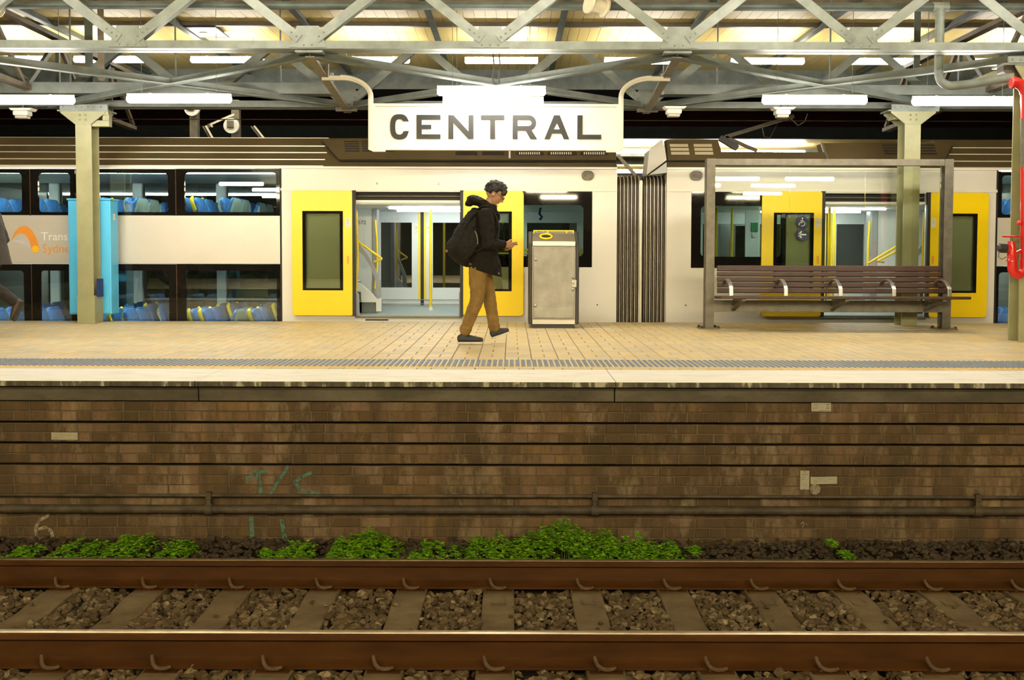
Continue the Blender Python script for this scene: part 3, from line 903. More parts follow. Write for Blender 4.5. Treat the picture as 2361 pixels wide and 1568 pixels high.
# teal water pipe with its drop to the hydrant
t = thing('water_pipe', 'grey-green water pipe high along the canopy dropping to the red hydrant', 'pipe')
Yp = 11.42
zp = PZ(14, Yp); xd = PX(2166, Yp, 100)
MB().tube([(-6.6, Yp, zp), (7, Yp, zp)], .046, 14).build('pipe', 'steel_teal_dark', t, smooth=.6)
zl = PZ(198, Yp - .1, 2200)
pts = [(xd, Yp, zp), (xd, Yp, zl + .2), (xd, Yp, zl + .15)]
for a in range(1, 9):
    q = a/8*pi/2
    pts.append((xd + .14*(1 - cos(q)), Yp - .035*(1 - cos(q)), zl + .15 - .14*sin(q)))
xe = PX(2338, 11.0, 190)
pts += [(xd + .3, Yp - .10, zl + .018), (xe - .1, 11.05, zl + .035), (xe, 11.0, zl + .04)]
MB().tube(pts, .05, 14).build('drop_pipe', 'steel_teal', t, smooth=.6)
MB().tube([(xd - .09, Yp, zp), (xd + .09, Yp, zp)], .056, 14).build('tee_fitting', 'steel_teal', t, smooth=.6)
MB().tube([(xd, Yp, zp), (xd, Yp, zp - .09)], .056, 14).build('tee_fitting', 'steel_teal', t, smooth=.6)

# ================================================================== COLUMNS
def h_column(parent, z0, z1, w=.215, d=.25, th=.016):
    MB().box(-w/2, w/2, 0, th, z0, z1).build('front_flange', 'column_paint', parent, bevel=.002)
    MB().box(-w/2, w/2, d - th, d, z0, z1).build('rear_flange', 'column_paint', parent, bevel=.002)
    MB().box(-th/2, th/2, th, d - th, z0, z1).build('web', 'column_paint', parent)
def capital(parent, z1, w=.215, half=.30, drop=.17):
    g = MB().prism([(-w/2, z1 - drop), (w/2, z1 - drop), (half, z1 - .02), (half, z1), (-half, z1), (-half, z1 - .02)], -.012, .0).build('capital_plate', 'column_paint', parent)
    rivets(g, [(-.04, z1 - .05), (.04, z1 - .05), (-.04, z1 - .11), (.04, z1 - .11)], -.012, 'column_paint', .015)
    MB().prism([(-w/2, z1 - drop), (w/2, z1 - drop), (half, z1 - .02), (half, z1), (-half, z1), (-half, z1 - .02)], .25, .262).build('capital_plate', 'column_paint', parent)
    tp = MB().box(-.34, .34, -.02, .28, z1, z1 + .02).build('cap_plate', 'steel_teal', parent)
    r = MB().box(-.30, .34, -.03, .0, z1 + .02, z1 + .09)
    r.build('splice_plate', 'steel_teal', parent)
    rivets(tp, [(-.26 + .085*i, z1 + .055) for i in range(7)], -.03, 'steel_teal', .013)
YC = 13.45
def column(x, lab, casing=False, arm=False):
    X = PX(x, YC, 500)
    t = thing('column', lab, 'column', (X, YC, 0))
    z1 = PZ(257, YC, x)
    h_column(t, 0, z1); capital(t, z1)
    if casing:
        MB().box(-.115, .125, -.012, .262, 0, PZ(682, YC, x)).build('base_casing', 'column_paint', t, bevel=.004)
        b = MB()
        b.box(.10, .34, .02, .12, PZ(291, YC, x), PZ(277, YC, x)); b.box(.25, .34, .02, .12, PZ(277, YC, x), PZ(255, YC, x))
        b.build('bracket_arm', 'column_paint', t, bevel=.003)
        MB().prism([(.16, PZ(263, YC, x)), (.24, PZ(247, YC, x)), (.33, PZ(252, YC, x)), (.34, PZ(264, YC, x)), (.25, PZ(266, YC, x))], .0, .12).build('arm_box', 'column_paint', t, bevel=.003)
    else:
        MB().box(-.24, -.14, .05, .25, z1 - .1, z1 + .0).build('bracket_arm', 'column_paint', t, bevel=.003)
    return t, X
colL, XCL = column(195, 'olive painted steel column in front of the blue cabinet', True)
colR, XCR = column(2101, 'olive painted steel column standing behind the bench screen')
XH = PX(2381, 10.95, 600)
t = thing('column', 'olive painted column at the right edge behind the red hydrant', 'column', (XH, 11.0, 0))
z1 = PZ(150, 11.0, 2350)
h_column(t, 0, z1); capital(t, z1, half=.22, drop=.2)
MB().prism([(-.32, z1 + .04), (-.32, z1 - .06), (-.08, z1 - .24), (-.08, z1 + .08)], .05, .2).build('bracket_arm', 'steel_brown', t)
# sign on that column's neighbour: pale panel lit from above
o = MB().prism([(PX(2240, 11.6, 180), PZ(184, 11.6, 2240)), (PX(2300, 11.6, 175), PZ(180, 11.6, 2300)), (PX(2350, 11.6, 160), PZ(160, 11.6, 2350)), (PX(2290, 11.6, 165), PZ(164, 11.6, 2290))], 11.6, 11.63)
tag(o.build('hanging_panel', 'notice_white'), 'tilted pale panel hanging beside the red pipe elbow', 'panel')

# ================================================================== LAMPS
lamp_parts = None
def lamp(X, Y, Z, label, group, L=1.235, hang=None, glow='lamp_glow'):
    """weatherproof fluorescent fitting: clear diffuser below, housing above, two clips."""
    global lamp_parts
    t = thing('fluorescent_lamp', label, 'lamp', (X, Y, Z), group)
    if lamp_parts is None: lamp_parts = {}
    key = (L, glow)
    if key not in lamp_parts:
        h = L/2
        m = MB(); m.tube([(-h, 0, 0), (-h + .02, 0, 0), (h - .02, 0, 0), (h, 0, 0)], [.030, .050, .050, .030], 14)
        a = m.build('diffuser', glow, t, smooth=.6)
        b = MB().extx([(-.014, .044), (.014, .044), (.012, .066), (-.012, .066)], -h - .005, h + .005).build('housing', 'lamp_housing', t, bevel=.006)
        c = MB().box(-.012, .012, -.020, .020, .04, .068).build('clip', 'lamp_housing', t)
        lamp_parts[key] = (a.data, b.data, c.data); c.location.x = -h*.55
        obj('clip', c.data, None, t, loc=(h*.55, 0, 0))
    else:
        a, b, c = lamp_parts[key]
        obj('diffuser', a, None, t); obj('housing', b, None, t, bevel=.006)
        for s in (-1, 1): obj('clip', c, None, t, loc=(s*L*.275, 0, 0))
    if hang:
        for s in (-1, 1): MB().cyl((s*L*.36, 0, .06), (s*L*.36, 0, hang - Z), .003, n=6).build('hanger_rod', 'steel_teal_dark', t)
    return t
YL = 11.9
zl1 = PZ(230, YL, 413)
ROW1 = [(51, 231, 'bright tube lamp cut by the left edge above the blue cabinet'), (413, 228, 'bright tube lamp between the blue cabinet column and the sign'),
        (1878, 231, 'bright tube lamp above the middle of the bench screen'), (2224, 234, 'bright tube lamp beside the red hydrant pipe')]
for x, y_, lab in ROW1: lamp(*([PX(x, YL, y_)] + [YL, P(x, y_, YL)[1]]), lab, 'front row of tube lamps', hang=Z_CEIL)
lamp(PX(1133, 11.5, 211), 11.5, PZ(211, 11.5), 'upper of the two bright tube lamps over the station sign', 'lamps over the sign', hang=Z_CEIL)
lamp(PX(1137, 12.35, 235), 12.35, PZ(235, 12.35), 'lower tube lamp half hidden behind the top of the station sign', 'lamps over the sign', hang=Z_CEIL)
Y2 = 17.0
for i, x in enumerate((20, 255, 524, 860, 1156, 1478, 1770, 2040, 2330)):
    y_ = 140 + (x - 1180)*.0026
    lamp(PX(x, Y2, y_), Y2, P(x, y_, Y2)[1], 'small tube lamp in the row under the cream ceiling, %s from the left' % ORD[i], 'rear row of tube lamps', hang=Z_CEIL)
# a further row near the platform edge, above the top of the picture
for i in range(5):
    lamp(-5.6 + 2.8*i, 9.6, 3.9, 'tube lamp over the platform edge above the picture, %s from the left' % ORD[i], 'lamps over the platform edge', hang=Z_CEIL)
# lamps of the platform the photographer stands on, behind the camera
for r_, (Yn, n_, st_, w_) in enumerate(((.2, 9, 1.9, 'front'), (-2.4, 8, 2.1, 'middle'), (-6.2, 6, 3.2, 'back'))):
    for i in range(n_):
        lamp(-(n_ - 1)*st_/2 + i*st_, Yn, 2.86, 'reflected tube lamp of the photographer platform, %s row, %s from the left' % (w_, ORD[i]), 'lamps behind the camera', hang=3.3, glow='near_glow')
np_ = struct(MB().box(-14, 14, -8, 2.1, -1.8, -.02).build('floor_near', 'far_concrete'), 'platform on which the photographer stands')
nc = struct(MB().box(-14, 14, -8, 1.6, 3.3, 3.36).build('ceiling_near', 'steel_teal_dark'), 'canopy over the photographer')

# small fittings under the far girder
def emergency_light(x, y_, lab):
    Y = 13.3
    X, Z = P(x, y_, Y)
    t = thing('floodlight', lab, 'light fitting', (X, Y, Z), 'small white fittings under the far girder')
    MB().box(-.10, .10, -.08, .08, -.02, .045).build('body', 'sign_white', t, bevel=.02)
    MB().prism([(-.11, .045), (.13, .045), (.16, .075), (-.14, .075)], -.09, .09).build('bracket', 'sign_white', t)
    MB().box(-.08, .08, -.06, .06, -.055, -.02).build('lens', 'lamp_housing', t, bevel=.012)
    MB().tube([(0, 0, .07), (0, .02, Z_GF - Z - .012), (0, .42, Z_GF - Z - .010)], .012, 6).build('stem', 'galvanised', t)
emergency_light(52, 264, 'small white fitting under the girder at the left edge')
emergency_light(1553, 260, 'small white fitting under the girder just right of the sign')
emergency_light(1803, 262, 'small white fitting under the girder above the bench')
# loudspeakers
def loudspeaker(x, y_, Y, lab, yaw):
    X, Z = P(x, y_, Y)
    t = thing('loudspeaker', lab, 'loudspeaker', (X, Y, Z), 'cream loudspeakers', rot=(0, radians(12), yaw))
    MB().tube([(-.09, 0, 0), (.09, 0, 0)], [.085, .075], 20).build('drum', 'speaker_cream', t, smooth=.6)
    MB().tube([(-.12, 0, 0), (-.095, 0, 0)], .125, 24).build('rim', 'speaker_cream', t, smooth=.6)
    MB().tube([(.085, 0, 0), (.105, 0, 0)], .11, 24).build('rim', 'speaker_cream', t, smooth=.6)
    MB().cyl((0, 0, .08), (0, .0, Z_GN + .8 - Z), .014, n=8).build('stem', 'steel_teal', t)
loudspeaker(1378, 12, 11.3, 'cream drum-shaped loudspeaker at the top edge right of the sign', radians(25))
loudspeaker(-14, 12, 11.3, 'cream loudspeaker cut off by the top left corner', radians(115))
# dark hatch box under the ceiling
X, Z = P(466, 75, 16.2)
t = thing('ceiling_box', 'dark square box under the ceiling boards at the upper left', 'box', (X, 16.4, Z_CEIL - .06))
MB().box(-.30, .30, -.5, .3, -.03, .0).build('cover', 'black_plastic', t, bevel=.01)
MB().box(-.24, .24, -.4, .2, 0, .055).build('body', 'dark_slot', t)
MB().box(-.06, .06, -.15, -.05, -.04, -.03).build('lens', 'notice_white', t)
# cables looped over the sign lamps
for (x, lab) in ((1136, 'thin black cable hanging to the sign lamps'), (1150, 'second thin black cable hanging to the sign lamps')):
    Y = 11.9
    pts = [(PX(x, Y, 120), Y, PZ(118, Y)), (PX(x + 3, Y, 150), Y, PZ(150, Y)), (PX(x - 1, Y, 175), Y, PZ(175, Y)), (PX(x + 2, Y, 196), Y, PZ(196, Y))]
    tag(MB().tube(pts, .010, 6).build('cable', 'black_plastic'), lab, 'cable')

# ================================================================== STATION SIGN
YS = 11.9
sx0, sz0 = P(862, 344, YS); sx1, sz1 = P(1425, 243, YS)
cxs = (sx0 + sx1)/2
sg = thing('station_sign', 'white station name board reading CENTRAL hung on two curved arms', 'sign', (cxs, YS, sz0))
hw, hh = (sx1 - sx0)/2, sz1 - sz0
MB().box(-hw, hw, -.012, .012, 0, hh).build('board', 'sign_white', sg)
for (yy0, yy1) in ((-.03, -.012), (.012, .03)):
    m = MB().prism(rect(-hw - .01, hw + .01, -.012, hh + .012), yy0, yy1, [rect(-hw + .022, hw - .022, .022, hh - .022)]); m.build('moulding', 'sign_white', sg, bevel=.005)
for s in (-1, 1):
    xo = hw + .035
    R = (PX(1432, YS) - cxs) - hw
    pts = [(s*xo, 0, -.005), (s*xo, 0, hh + .10)]
    ze = PZ(180, YS) - sz0
    rr_ = ze - hh - .10
    wid = (PX(1500, YS, 180) - PX(1430, YS, 240))
    for k in range(1, 11):
        a = k/10*pi/2
        pts.append((s*(xo + wid*(1 - cos(a))), 0, hh + .10 + rr_*sin(a)))
    MB().sweep(pts, .055, .065).build('arm', 'sign_white', sg, bevel=.004)
    MB().sweep(pts, .018, .10).build('arm_rib', 'sign_white', sg, bevel=.003)
    MB().prism([(s*(hw + .004), -.03), (s*(xo + .028), -.005), (s*(xo + .028), .02), (s*(hw + .004), .02)], -.033, .033).build('end_bracket', 'sign_white', sg)
    MB().box(s*(hw - .14), s*(hw + .01), -.03, .03, -.03, -.012).build('end_bracket', 'sign_white', sg)
    MB().box(s*(xo + wid - .02), s*(xo + wid + .22), -.02, .02, ze - .03, ze + .02).build('arm_fixing', 'sign_white', sg)
    MB().box(s*(xo + wid + .14), s*(xo + wid + .22), -.03, .03, ze, ze + .16).build('arm_fixing', 'galvanised', sg)
# letters
def lx(x): return PX(x, YS, 293) - cxs
LZ0, LZ1 = PZ(321, YS, 1140) - sz0, PZ(266, YS, 1140) - sz0
LH = LZ1 - LZ0
T = .060
def letter(polys, holes, dz=0.0):
    for side in (-1, 1):
        m = MB()
        for pl, ho in zip(polys, holes):
            q = [(a if side < 0 else -a, b + dz) for a, b in pl]; h_ = [[(a if side < 0 else -a, b + dz) for a, b in r] for r in ho]
            m.prism(q, side*.012, side*.026, h_)
        m.build('letter', 'letter_black', sg)
def arcpts(cx, cz, rx, rz, a0, a1, n=14): return [(cx + rx*cos(radians(a0 + (a1-a0)*k/n)), cz + rz*sin(radians(a0 + (a1-a0)*k/n))) for k in range(n+1)]
def sup(cx, cz, rx, rz, a0, a1, n=22, e=2.7):
    out = []
    for k in range(n+1):
        a = radians(a0 + (a1-a0)*k/n); c, s = cos(a), sin(a)
        out.append((cx + rx*math.copysign(abs(c)**(2/e), c), cz + rz*math.copysign(abs(s)**(2/e), s)))
    return out
zmid = LZ0 + LH/2
a, b = lx(900), lx(943)
cx = (a + b)/2; rx = (b - a)/2; rz = LH/2 + .008
outer = sup(cx, zmid, rx, rz, 28, 332); inner = sup(cx, zmid, rx - T, rz - T*.95, 332, 28)
outer[0] = (b, zmid + .065); outer[-1] = (b, zmid - .05); inner[0] = (b - T, zmid - .05); inner[-1] = (b - T, zmid + .065)
letter([outer + inner], [[]])
a, b = lx(961), lx(1016)
letter([[(a, LZ0), (b, LZ0), (b, LZ0 + T*.9), (a + T, LZ0 + T*.9), (a + T, zmid - T*.42), (b - .11, zmid - T*.42), (b - .11, zmid + T*.42), (a + T, zmid + T*.42), (a + T, LZ1 - T*.9), (b, LZ1 - T*.9), (b, LZ1), (a, LZ1)]], [[]])
a, b = lx(1034), lx(1092)
letter([[(a, LZ0), (a + T, LZ0), (a + T, LZ1 - .09), (b - T, LZ0), (b, LZ0), (b, LZ1), (b - T, LZ1), (b - T, LZ0 + .09), (a + T, LZ1), (a, LZ1)]], [[]])
a, b = lx(1109), lx(1163); m_ = (a + b)/2
letter([[(m_ - T/2, LZ0), (m_ + T/2, LZ0), (m_ + T/2, LZ1 - T*.9), (b, LZ1 - T*.9), (b, LZ1), (a, LZ1), (a, LZ1 - T*.9), (m_ - T/2, LZ1 - T*.9)]], [[]])
a, b = lx(1182), lx(1236)
rc = (LH*.64)/2; zc = LZ1 - rc
bowl = [(b - rc + rc*cos(radians(q)), zc + rc*sin(radians(q))) for q in range(90, -91, -15)]
ri = rc - T*.9
hole = [(a + T, zc + ri)] + [(b - rc + ri*cos(radians(q)), zc + ri*sin(radians(q))) for q in range(90, -91, -18)] + [(a + T, zc - ri)]
letter([[(a, LZ0), (a + T, LZ0), (a + T, zc - rc), (b - .125, zc - rc), (b - T*1.1, LZ0), (b + .012, LZ0), (b - .055, zc - rc + .006)] + bowl[::-1][1:] + [(a, LZ1)]], [[hole]])
a, b = lx(1255), lx(1312); m_ = (a + b)/2
def ax_(z): return (z - LZ0)/LH
u0, u1 = LZ0 + LH*.24, LZ0 + LH*.24 + T*.8
sl = (m_ - T*.5 - a)/LH
apex_in = LZ1 - .085
letter([[(a, LZ0), (a + T*1.05, LZ0), (a + T*1.05 + sl*(u0 - LZ0), u0), (b - T*1.05 - sl*(u0 - LZ0), u0), (b - T*1.05, LZ0), (b, LZ0), (m_ + T*.55, LZ1), (m_ - T*.55, LZ1)]],
       [[[(a + T*1.05 + sl*(u1 - LZ0), u1), (b - T*1.05 - sl*(u1 - LZ0), u1), (m_, apex_in)]]])
a, b = lx(1331), lx(1386)
letter([[(a, LZ0), (b, LZ0), (b, LZ0 + T*.9), (a + T, LZ0 + T*.9), (a + T, LZ1), (a, LZ1)]], [[]])
# ================================================================== TRAIN
TY = 14.13
def tx(x): return PX(x, TY, 580)
def tz(y, x=800): return PZ(y, TY, x)
def Yr(y, x=800): return TY + .03 + (385 + (x - 800)*.0026 - y)/67.0*.60       # roof side leaning back
def sheet(pts, off, th, yfun=None):
    """panel lying on the leaning roof side; outline measured on the photograph."""
    m = MB(); n = len(pts)
    q = []
    for x, y in pts:
        Y = (yfun or Yr)(y, x) - off
        X, Z = P(x, y, Y); q.append((X, Y, Z))
    tri = tessellate_polygon([[Vector((x, -y, 0)) for x, y in pts]])
    vs = q + [(a, b + th, c) for a, b, c in q]
    fs = [tuple(t) for t in tri] + [tuple(i + n for i in t) for t in tri] + [(i, (i+1) % n, (i+1) % n + n, i + n) for i in range(n)]
    return m.add(vs, fs)
ZB = -1.0
def Zx(y, x): return PZ(y, TY, x)

seat_parts = None
def seat(parent, X, Y, ztop, face, handle=True):
    """high-backed blue train seat; face = +1 looks to +X."""
    global seat_parts
    t = bpy.data.objects.new('seat', None); COL.objects.link(t); t.parent = parent
    t.location = (X, Y, ztop - 1.05); t.rotation_euler = (0, 0, 0 if face > 0 else pi)
    if seat_parts is None:
        # side profile of backrest (x forward, z up), extruded across with rounded shoulders
        def slab(prof, w, r):
            m = MB(); n = len(prof)
            secs = [(-w, .80), (-w*.94, .93), (-w*.7, 1.0), (w*.7, 1.0), (w*.94, .93), (w, .80)]
            vs = []; fs = []
            zb = min(p[1] for p in prof); zt_ = max(p[1] for p in prof)
            for yy, k in secs:
                for px, pz in prof:
                    kk = 1 - (1-k)*max(0, (pz - zb)/(zt_ - zb) - .55)/.45
                    vs.append((px, yy, zb + (pz - zb)*kk))
            for i in range(len(secs)-1):
                for j in range(n):
                    j2 = (j+1) % n
                    fs.append((i*n+j, i*n+j2, (i+1)*n+j2, (i+1)*n+j))
            fs.append(tuple(range(n))); fs.append(tuple(range((len(secs)-1)*n, len(secs)*n)))
            return m.add(vs, fs)
        back = slab([(.06, .42), (.0, .62), (-.05, .82), (-.10, .98), (-.125, 1.04), (-.155, 1.05), (-.165, 1.02), (-.11, .80), (-.05, .60), (-.02, .42)], .215, 0)
        a = back.build('backrest', 'seat_blue', t, smooth=.7)
        sh = slab([(-.05, .38), (-.08, .60), (-.135, .80), (-.185, 1.01), (-.175, 1.04), (-.165, 1.02), (-.11, .80), (-.05, .60), (-.02, .40)], .225, 0)
        b = sh.build('seat_shell', 'seat_shell', t, smooth=.7)
        cu = MB().extx([(-.215, .36), (.215, .36), (.22, .42), (.19, .46), (-.19, .46), (-.22, .42)], -.02, .42)
        c = cu.build('cushion', 'seat_blue', t, bevel=.015)
        ba = MB().box(0, .36, -.19, .19, 0, .36).build('seat_base', 'interior_grey', t, bevel=.01)
        hd = MB().tube([(-.13, -.225, .86), (-.165, -.235, .95), (-.185, -.225, 1.02), (-.175, -.19, 1.05)], [.022, .03, .03, .02], 8).build('grab_handle', 'yellow_rail', t, smooth=.8)
        seat_parts = (a.data, b.data, c.data, ba.data, hd.data)
    else:
        for nme, d, bv in zip(('backrest', 'seat_shell', 'cushion', 'seat_base'), seat_parts, (0, 0, .015, .01)): obj(nme, d, None, t, bevel=bv)
        if handle: obj('grab_handle', seat_parts[4], None, t)
    return t

def deck(car, x0, x1, rows_up, rows_lo, pillars):
    """double-deck saloon between photograph columns x0..x1 (measured on the side)."""
    X0, X1 = tx(x0), tx(x1); xr = 400 if x0 < 1000 else 2330
    zu = Zx(392, xr); zf = Zx(606, xr) ; zfl = Zx(600, xr)
    YB = 16.95
    MB().box(X0, X1, 14.2, YB, zu, zu + .03).build('upper_ceiling', 'interior_white', car)
    MB().box(X0, X1, 14.2, YB, zf - .05, zf - .01).build('middle_deck', 'interior_white', car)
    MB().box(X0, X1, 14.2, YB, -.98, -.93).build('lower_deck_floor', 'interior_floor', car)
    # far side: pillars and sills between dark windows
    b = MB().box(X0, X1, YB, YB + .05, Zx(490, xr) - .1, zf - .01)
    b.build('far_side_panel', 'interior_white', car)
    MB().box(X0, X1, YB, YB + .05, -.98, -.25).build('far_side_panel', 'interior_white', car)
    for Xp in pillars:
        if X0 < Xp < X1 + .2:
            MB().box(Xp - .085, Xp + .085, YB - .03, YB + .05, -.98, zu).build('window_pillar', 'interior_white', car, bevel=.02)
    MB().box(X0, X1, YB + .06, YB + .065, Zx(490, xr) - .1, zu).build('far_window', 'far_glass', car)
    MB().box(X0, X1, YB + .06, YB + .065, -.25, zf - .05).build('far_window', 'far_glass', car)
    for z in (zu, zf - .05):
        MB().box(X0 + .1, X1 - .1, 14.205, 14.235, z - .045, z - .001).build('ceiling_light', 'deck_glow', car)
    for (rows, ytop) in ((rows_up, 456), (rows_lo, 711)):
        for (x, face, hnd) in rows:
            for i, Ys in enumerate((14.5, 14.96, 15.95, 16.42)):
                zt_ = PZ(ytop, 14.5, x)
                seat(car, PX(x, 14.5, ytop), Ys, zt_, face, hnd)

def window_unit(car, x0, x1, y0, y1, panes, r, glassm='train_glass', xr=None):
    xr = xr if xr is not None else (x0+x1)/2
    outer = rect(tx(x0) + .004, tx(x1) - .004, Zx(y1, xr), Zx(y0, xr))
    holes = [rr(tx(a), tx(b), Zx(d, xr), Zx(c, xr), r) for a, b, c, d in panes]
    w = MB().prism(outer, TY - .004, TY + .035, holes).build('window', 'train_black', car)
    for (a, b, c, d) in panes:
        MB().prism(rr(tx(a) - .01, tx(b) + .01, Zx(d, xr) - .01, Zx(c, xr) + .01, r), TY + .012, TY + .018).build('pane', glassm, w)
    return w

def door_leaf(car, x0, x1, y0, y1, wx0, wx1, wy0, wy1, edge_right, xr, stick):
    o = MB().prism(rr(tx(x0), tx(x1), Zx(y1, xr), Zx(y0, xr), .05), TY - .075, TY - .035, [rect(tx(wx0), tx(wx1), Zx(wy1, xr), Zx(wy0, xr))])
    d = o.build('door', 'train_yellow', car, bevel=.006)
    a, b = tx(wx0), tx(wx1); z0, z1 = Zx(wy1, xr), Zx(wy0, xr)
    MB().prism(rect(a, b, z0, z1), TY - .073, TY - .037, [rect(a + .045, b - .045, z0 + .03, z1 - .03)]).build('window_frame', 'train_black', d)
    MB().box(a + .02, b - .02, TY - .062, TY - .056, z0 + .01, z1 - .01).build('pane', 'door_glass', d)
    xe = x1 if edge_right else x0
    s = 1 if edge_right else -1
    q = sorted((tx(xe) - s*.01, tx(xe) + s*.035))
    MB().box(q[0], q[1], TY - .08, TY - .03, Zx(y1, xr) - .006, Zx(y0, xr) + .004).build('rubber_edge', 'rubber', d)
    if not edge_right: pass
    sx = stick
    t = MB().prism(rr(tx(sx - 5.5), tx(sx + 5.5), Zx(525, xr), Zx(503, xr), .008, 2), TY - .078, TY - .075).build('sticker', 'notice_white', d)
    X = tx(sx); z = Zx(508, xr)
    MB().prism([(X - .017, z - .012), (X + .017, z - .012), (X, z + .017)], TY - .0795, TY - .078).build('warning_triangle', 'warn_yellow', d)
    MB().box(X - .005, X + .005, TY - .0795, TY - .078, z - .04, z - .03).build('sticker_print', 'notice_print', d)
    MB().box(X - .018, X + .018, TY - .0795, TY - .078, z - .052, z - .046).build('sticker_print', 'warn_yellow', d)
    MB().prism(rr(tx(sx) - .014, tx(sx) + .014, Zx(608, xr), Zx(590, xr), .006, 2), TY - .077, TY - .074).build('handle_slot', 'logo_orange', d)
    return d

def vestibule(car, x0, x1, ox0, ox1, pane_rects, seal_x, xr, part_side):
    X0, X1 = tx(x0), tx(x1)
    YB = 16.9
    zf = Zx(728, xr); zc = PZ(488 + (xr - 800)*.0026, YB, xr)
    MB().box(X0, X1, 14.17, YB, zf - .05, zf).build('vestibule_floor', 'interior_floor', car)
    MB().box(X0, X1, 14.2, YB, zc, zc + .03).build('vestibule_ceiling', 'interior_white', car)
    # far doors
    zs = lambda y: PZ(y, YB, xr)
    pw = [(PX(a, YB, 580), PX(b, YB, 580), zs(d), zs(c)) for a, b, c, d in pane_rects]
    MB().prism(rect(X0, X1, zf, zc), YB, YB + .05, [rect(*p) for p in pw]).build('far_door', 'interior_white', car)
    for p in pw: MB().box(p[0], p[1], YB + .02, YB + .026, p[2], p[3]).build('pane', 'far_glass', car)
    Xs = PX(seal_x, YB, 580)
    MB().box(Xs - .028, Xs + .028, YB - .012, YB, zs(712), zs(489)).build('door_seal', 'rubber', car)
    for s in (-1, 1):
        MB().box(Xs + s*.028, Xs + s*.068, YB - .006, YB, zs(690), zs(489)).build('door_stripe', 'yellow_rail', car)
        st = MB().box(Xs + s*.10 - .032, Xs + s*.10 + .032, YB - .008, YB, zs(538), zs(521)).build('sticker', 'notice_white', car)
        MB().prism([(Xs + s*.10 - .018, zs(527)), (Xs + s*.10 + .018, zs(527)), (Xs + s*.10, zs(522))], YB - .0095, YB - .008).build('warning_triangle', 'warn_yellow', st)
    for y in (690, 700): MB().box(X0, X1, YB - .015, YB, zs(y) - .006, zs(y)).build('kick_strip', 'interior_grey', car)
    for (a, b) in ((pw[0][0] + .28*(pw[0][1]-pw[0][0]) + .03, .12),):
        MB().box(a, a + b*1.2, YB - .006, YB, zs(509), zs(502)).build('door_notice', 'notice_white', car)
    # ceiling lights
    for Yl, w in ((15.1, .06), (16.2, .05)):
        MB().box(tx(ox0) + (.35 if part_side < 0 else -.6), tx(ox1) + (.5 if part_side < 0 else -.2), Yl, Yl + w, zc - .025, zc - .001).build('ceiling_light', 'train_glow', car)
    return zf, zc

# ------------------------------------------------------------------ carriage left of the gangway
carA = thing('train_carriage', 'double-deck carriage with orange logo and open yellow doors behind the walking man', 'train carriage', (0, 0, 0))
XA0, XA1 = tx(-330), tx(1422)
vw = [rect(tx(820), tx(1063), Zx(732, 800), Zx(442, 800)), rect(tx(1100), tx(1365), Zx(616, 1300), Zx(440.5, 1300))]
MB().prism(rect(tx(648), XA1, ZB, tz(386)), TY, TY + .04, vw).build('body_side', 'train_cream', carA)
MB().box(XA0, tx(647.5), TY - .005, TY + .04, tz(609), tz(498)).build('body_side', 'train_panel', carA, bevel=.003)
MB().box(tx(648), XA1, TY - .012, TY, tz(440), tz(434)).build('door_rail', 'cream_paint', carA)
MB().box(XA0, XA1, TY - .02, TY + .02, tz(389), tz(384)).build('cornice', 'cream_paint', carA)
MB().box(tx(646), tx(650), TY - .006, TY, ZB, tz(386)).build('panel_joint', 'dark_slot', carA)
MB().box(tx(648), tx(820), TY + .001, TY + .002, tz(736), tz(732)).build('panel_joint', 'dark_slot', carA)
MB().box(XA0, XA0 + .04, TY, 17, ZB, tz(386)).build('body_end', 'train_cream', carA)
MB().box(XA1 - .03, XA1, TY + .04, 17.0, ZB, tz(386)).build('body_end', 'train_cream', carA)
MB().box(tx(648), tx(652), TY + .05, 16.95, ZB, tz(386)).build('partition', 'interior_white', carA)
window_unit(carA, -330, 72, 390, 498, [(-150, 53, 399, 489)], .05, xr=40)
window_unit(carA, 72, 176, 390, 498, [(90, 164, 399, 489)], .05, xr=124)
window_unit(carA, 176, 407, 390, 498, [(192, 389, 399, 489)], .05, xr=300)
window_unit(carA, 407, 647, 390, 498, [(427, 638, 398, 489)], .05, xr=530)
window_unit(carA, -330, 72, 609, 800, [(-150, 54, 624, 790)], .05, xr=40)
window_unit(carA, 72, 176, 609, 800, [(92, 164, 624, 790)], .05, xr=124)
window_unit(carA, 176, 407, 609, 800, [(192, 389, 624, 790)], .05, xr=300)
window_unit(carA, 407, 647, 609, 800, [(428, 638, 624, 790)], .05, xr=530)
for x in (72, 407): 
    for (a, b) in ((390, 498), (609, 745)): MB().box(tx(x) - .006, tx(x) + .006, TY - .007, TY, Zx(b, x), Zx(a, x)).build('window_joint', 'track_clip', carA)
pill = [PX(319, 16.95) + k*1.415 for k in range(-4, 3)]
deck(carA, -330, 648, [(24, 1, False), (108, 1, False), (270, 1, True), (302, -1, False), (326, 1, False), (458, 1, True), (482, 1, True), (520, -1, False), (542, 1, False)],
     [(18, 1, False), (112, 1, False), (236, 1, False), (292, 1, True), (322, 1, False), (474, 1, True), (500, 1, True), (528, -1, False), (612, 1, True)], pill)
door_leaf(carA, 676, 816, 440, 727, 700, 793, 487, 669, True, 750, 804.5)
door_leaf(carA, 1067, 1207, 440.5, 728, 1086, 1180, 488, 671, False, 1140, 1075)
w = window_unit(carA, 1100, 1365, 440.5, 616, [(1120, 1345, 473, 591)], .06, xr=1300)
zf, zc = vestibule(carA, 652, 1418, 820, 1063, [(878, 949.5, 513, 663), (998, 1072, 513, 663), (1110, 1200, 513, 663), (1215, 1330, 513, 640)], 973.5, 900, -1)
MB().box(tx(820), tx(1063), 14.19, 14.30, tz(461), tz(441)).build('door_header', 'dark_slot', carA)
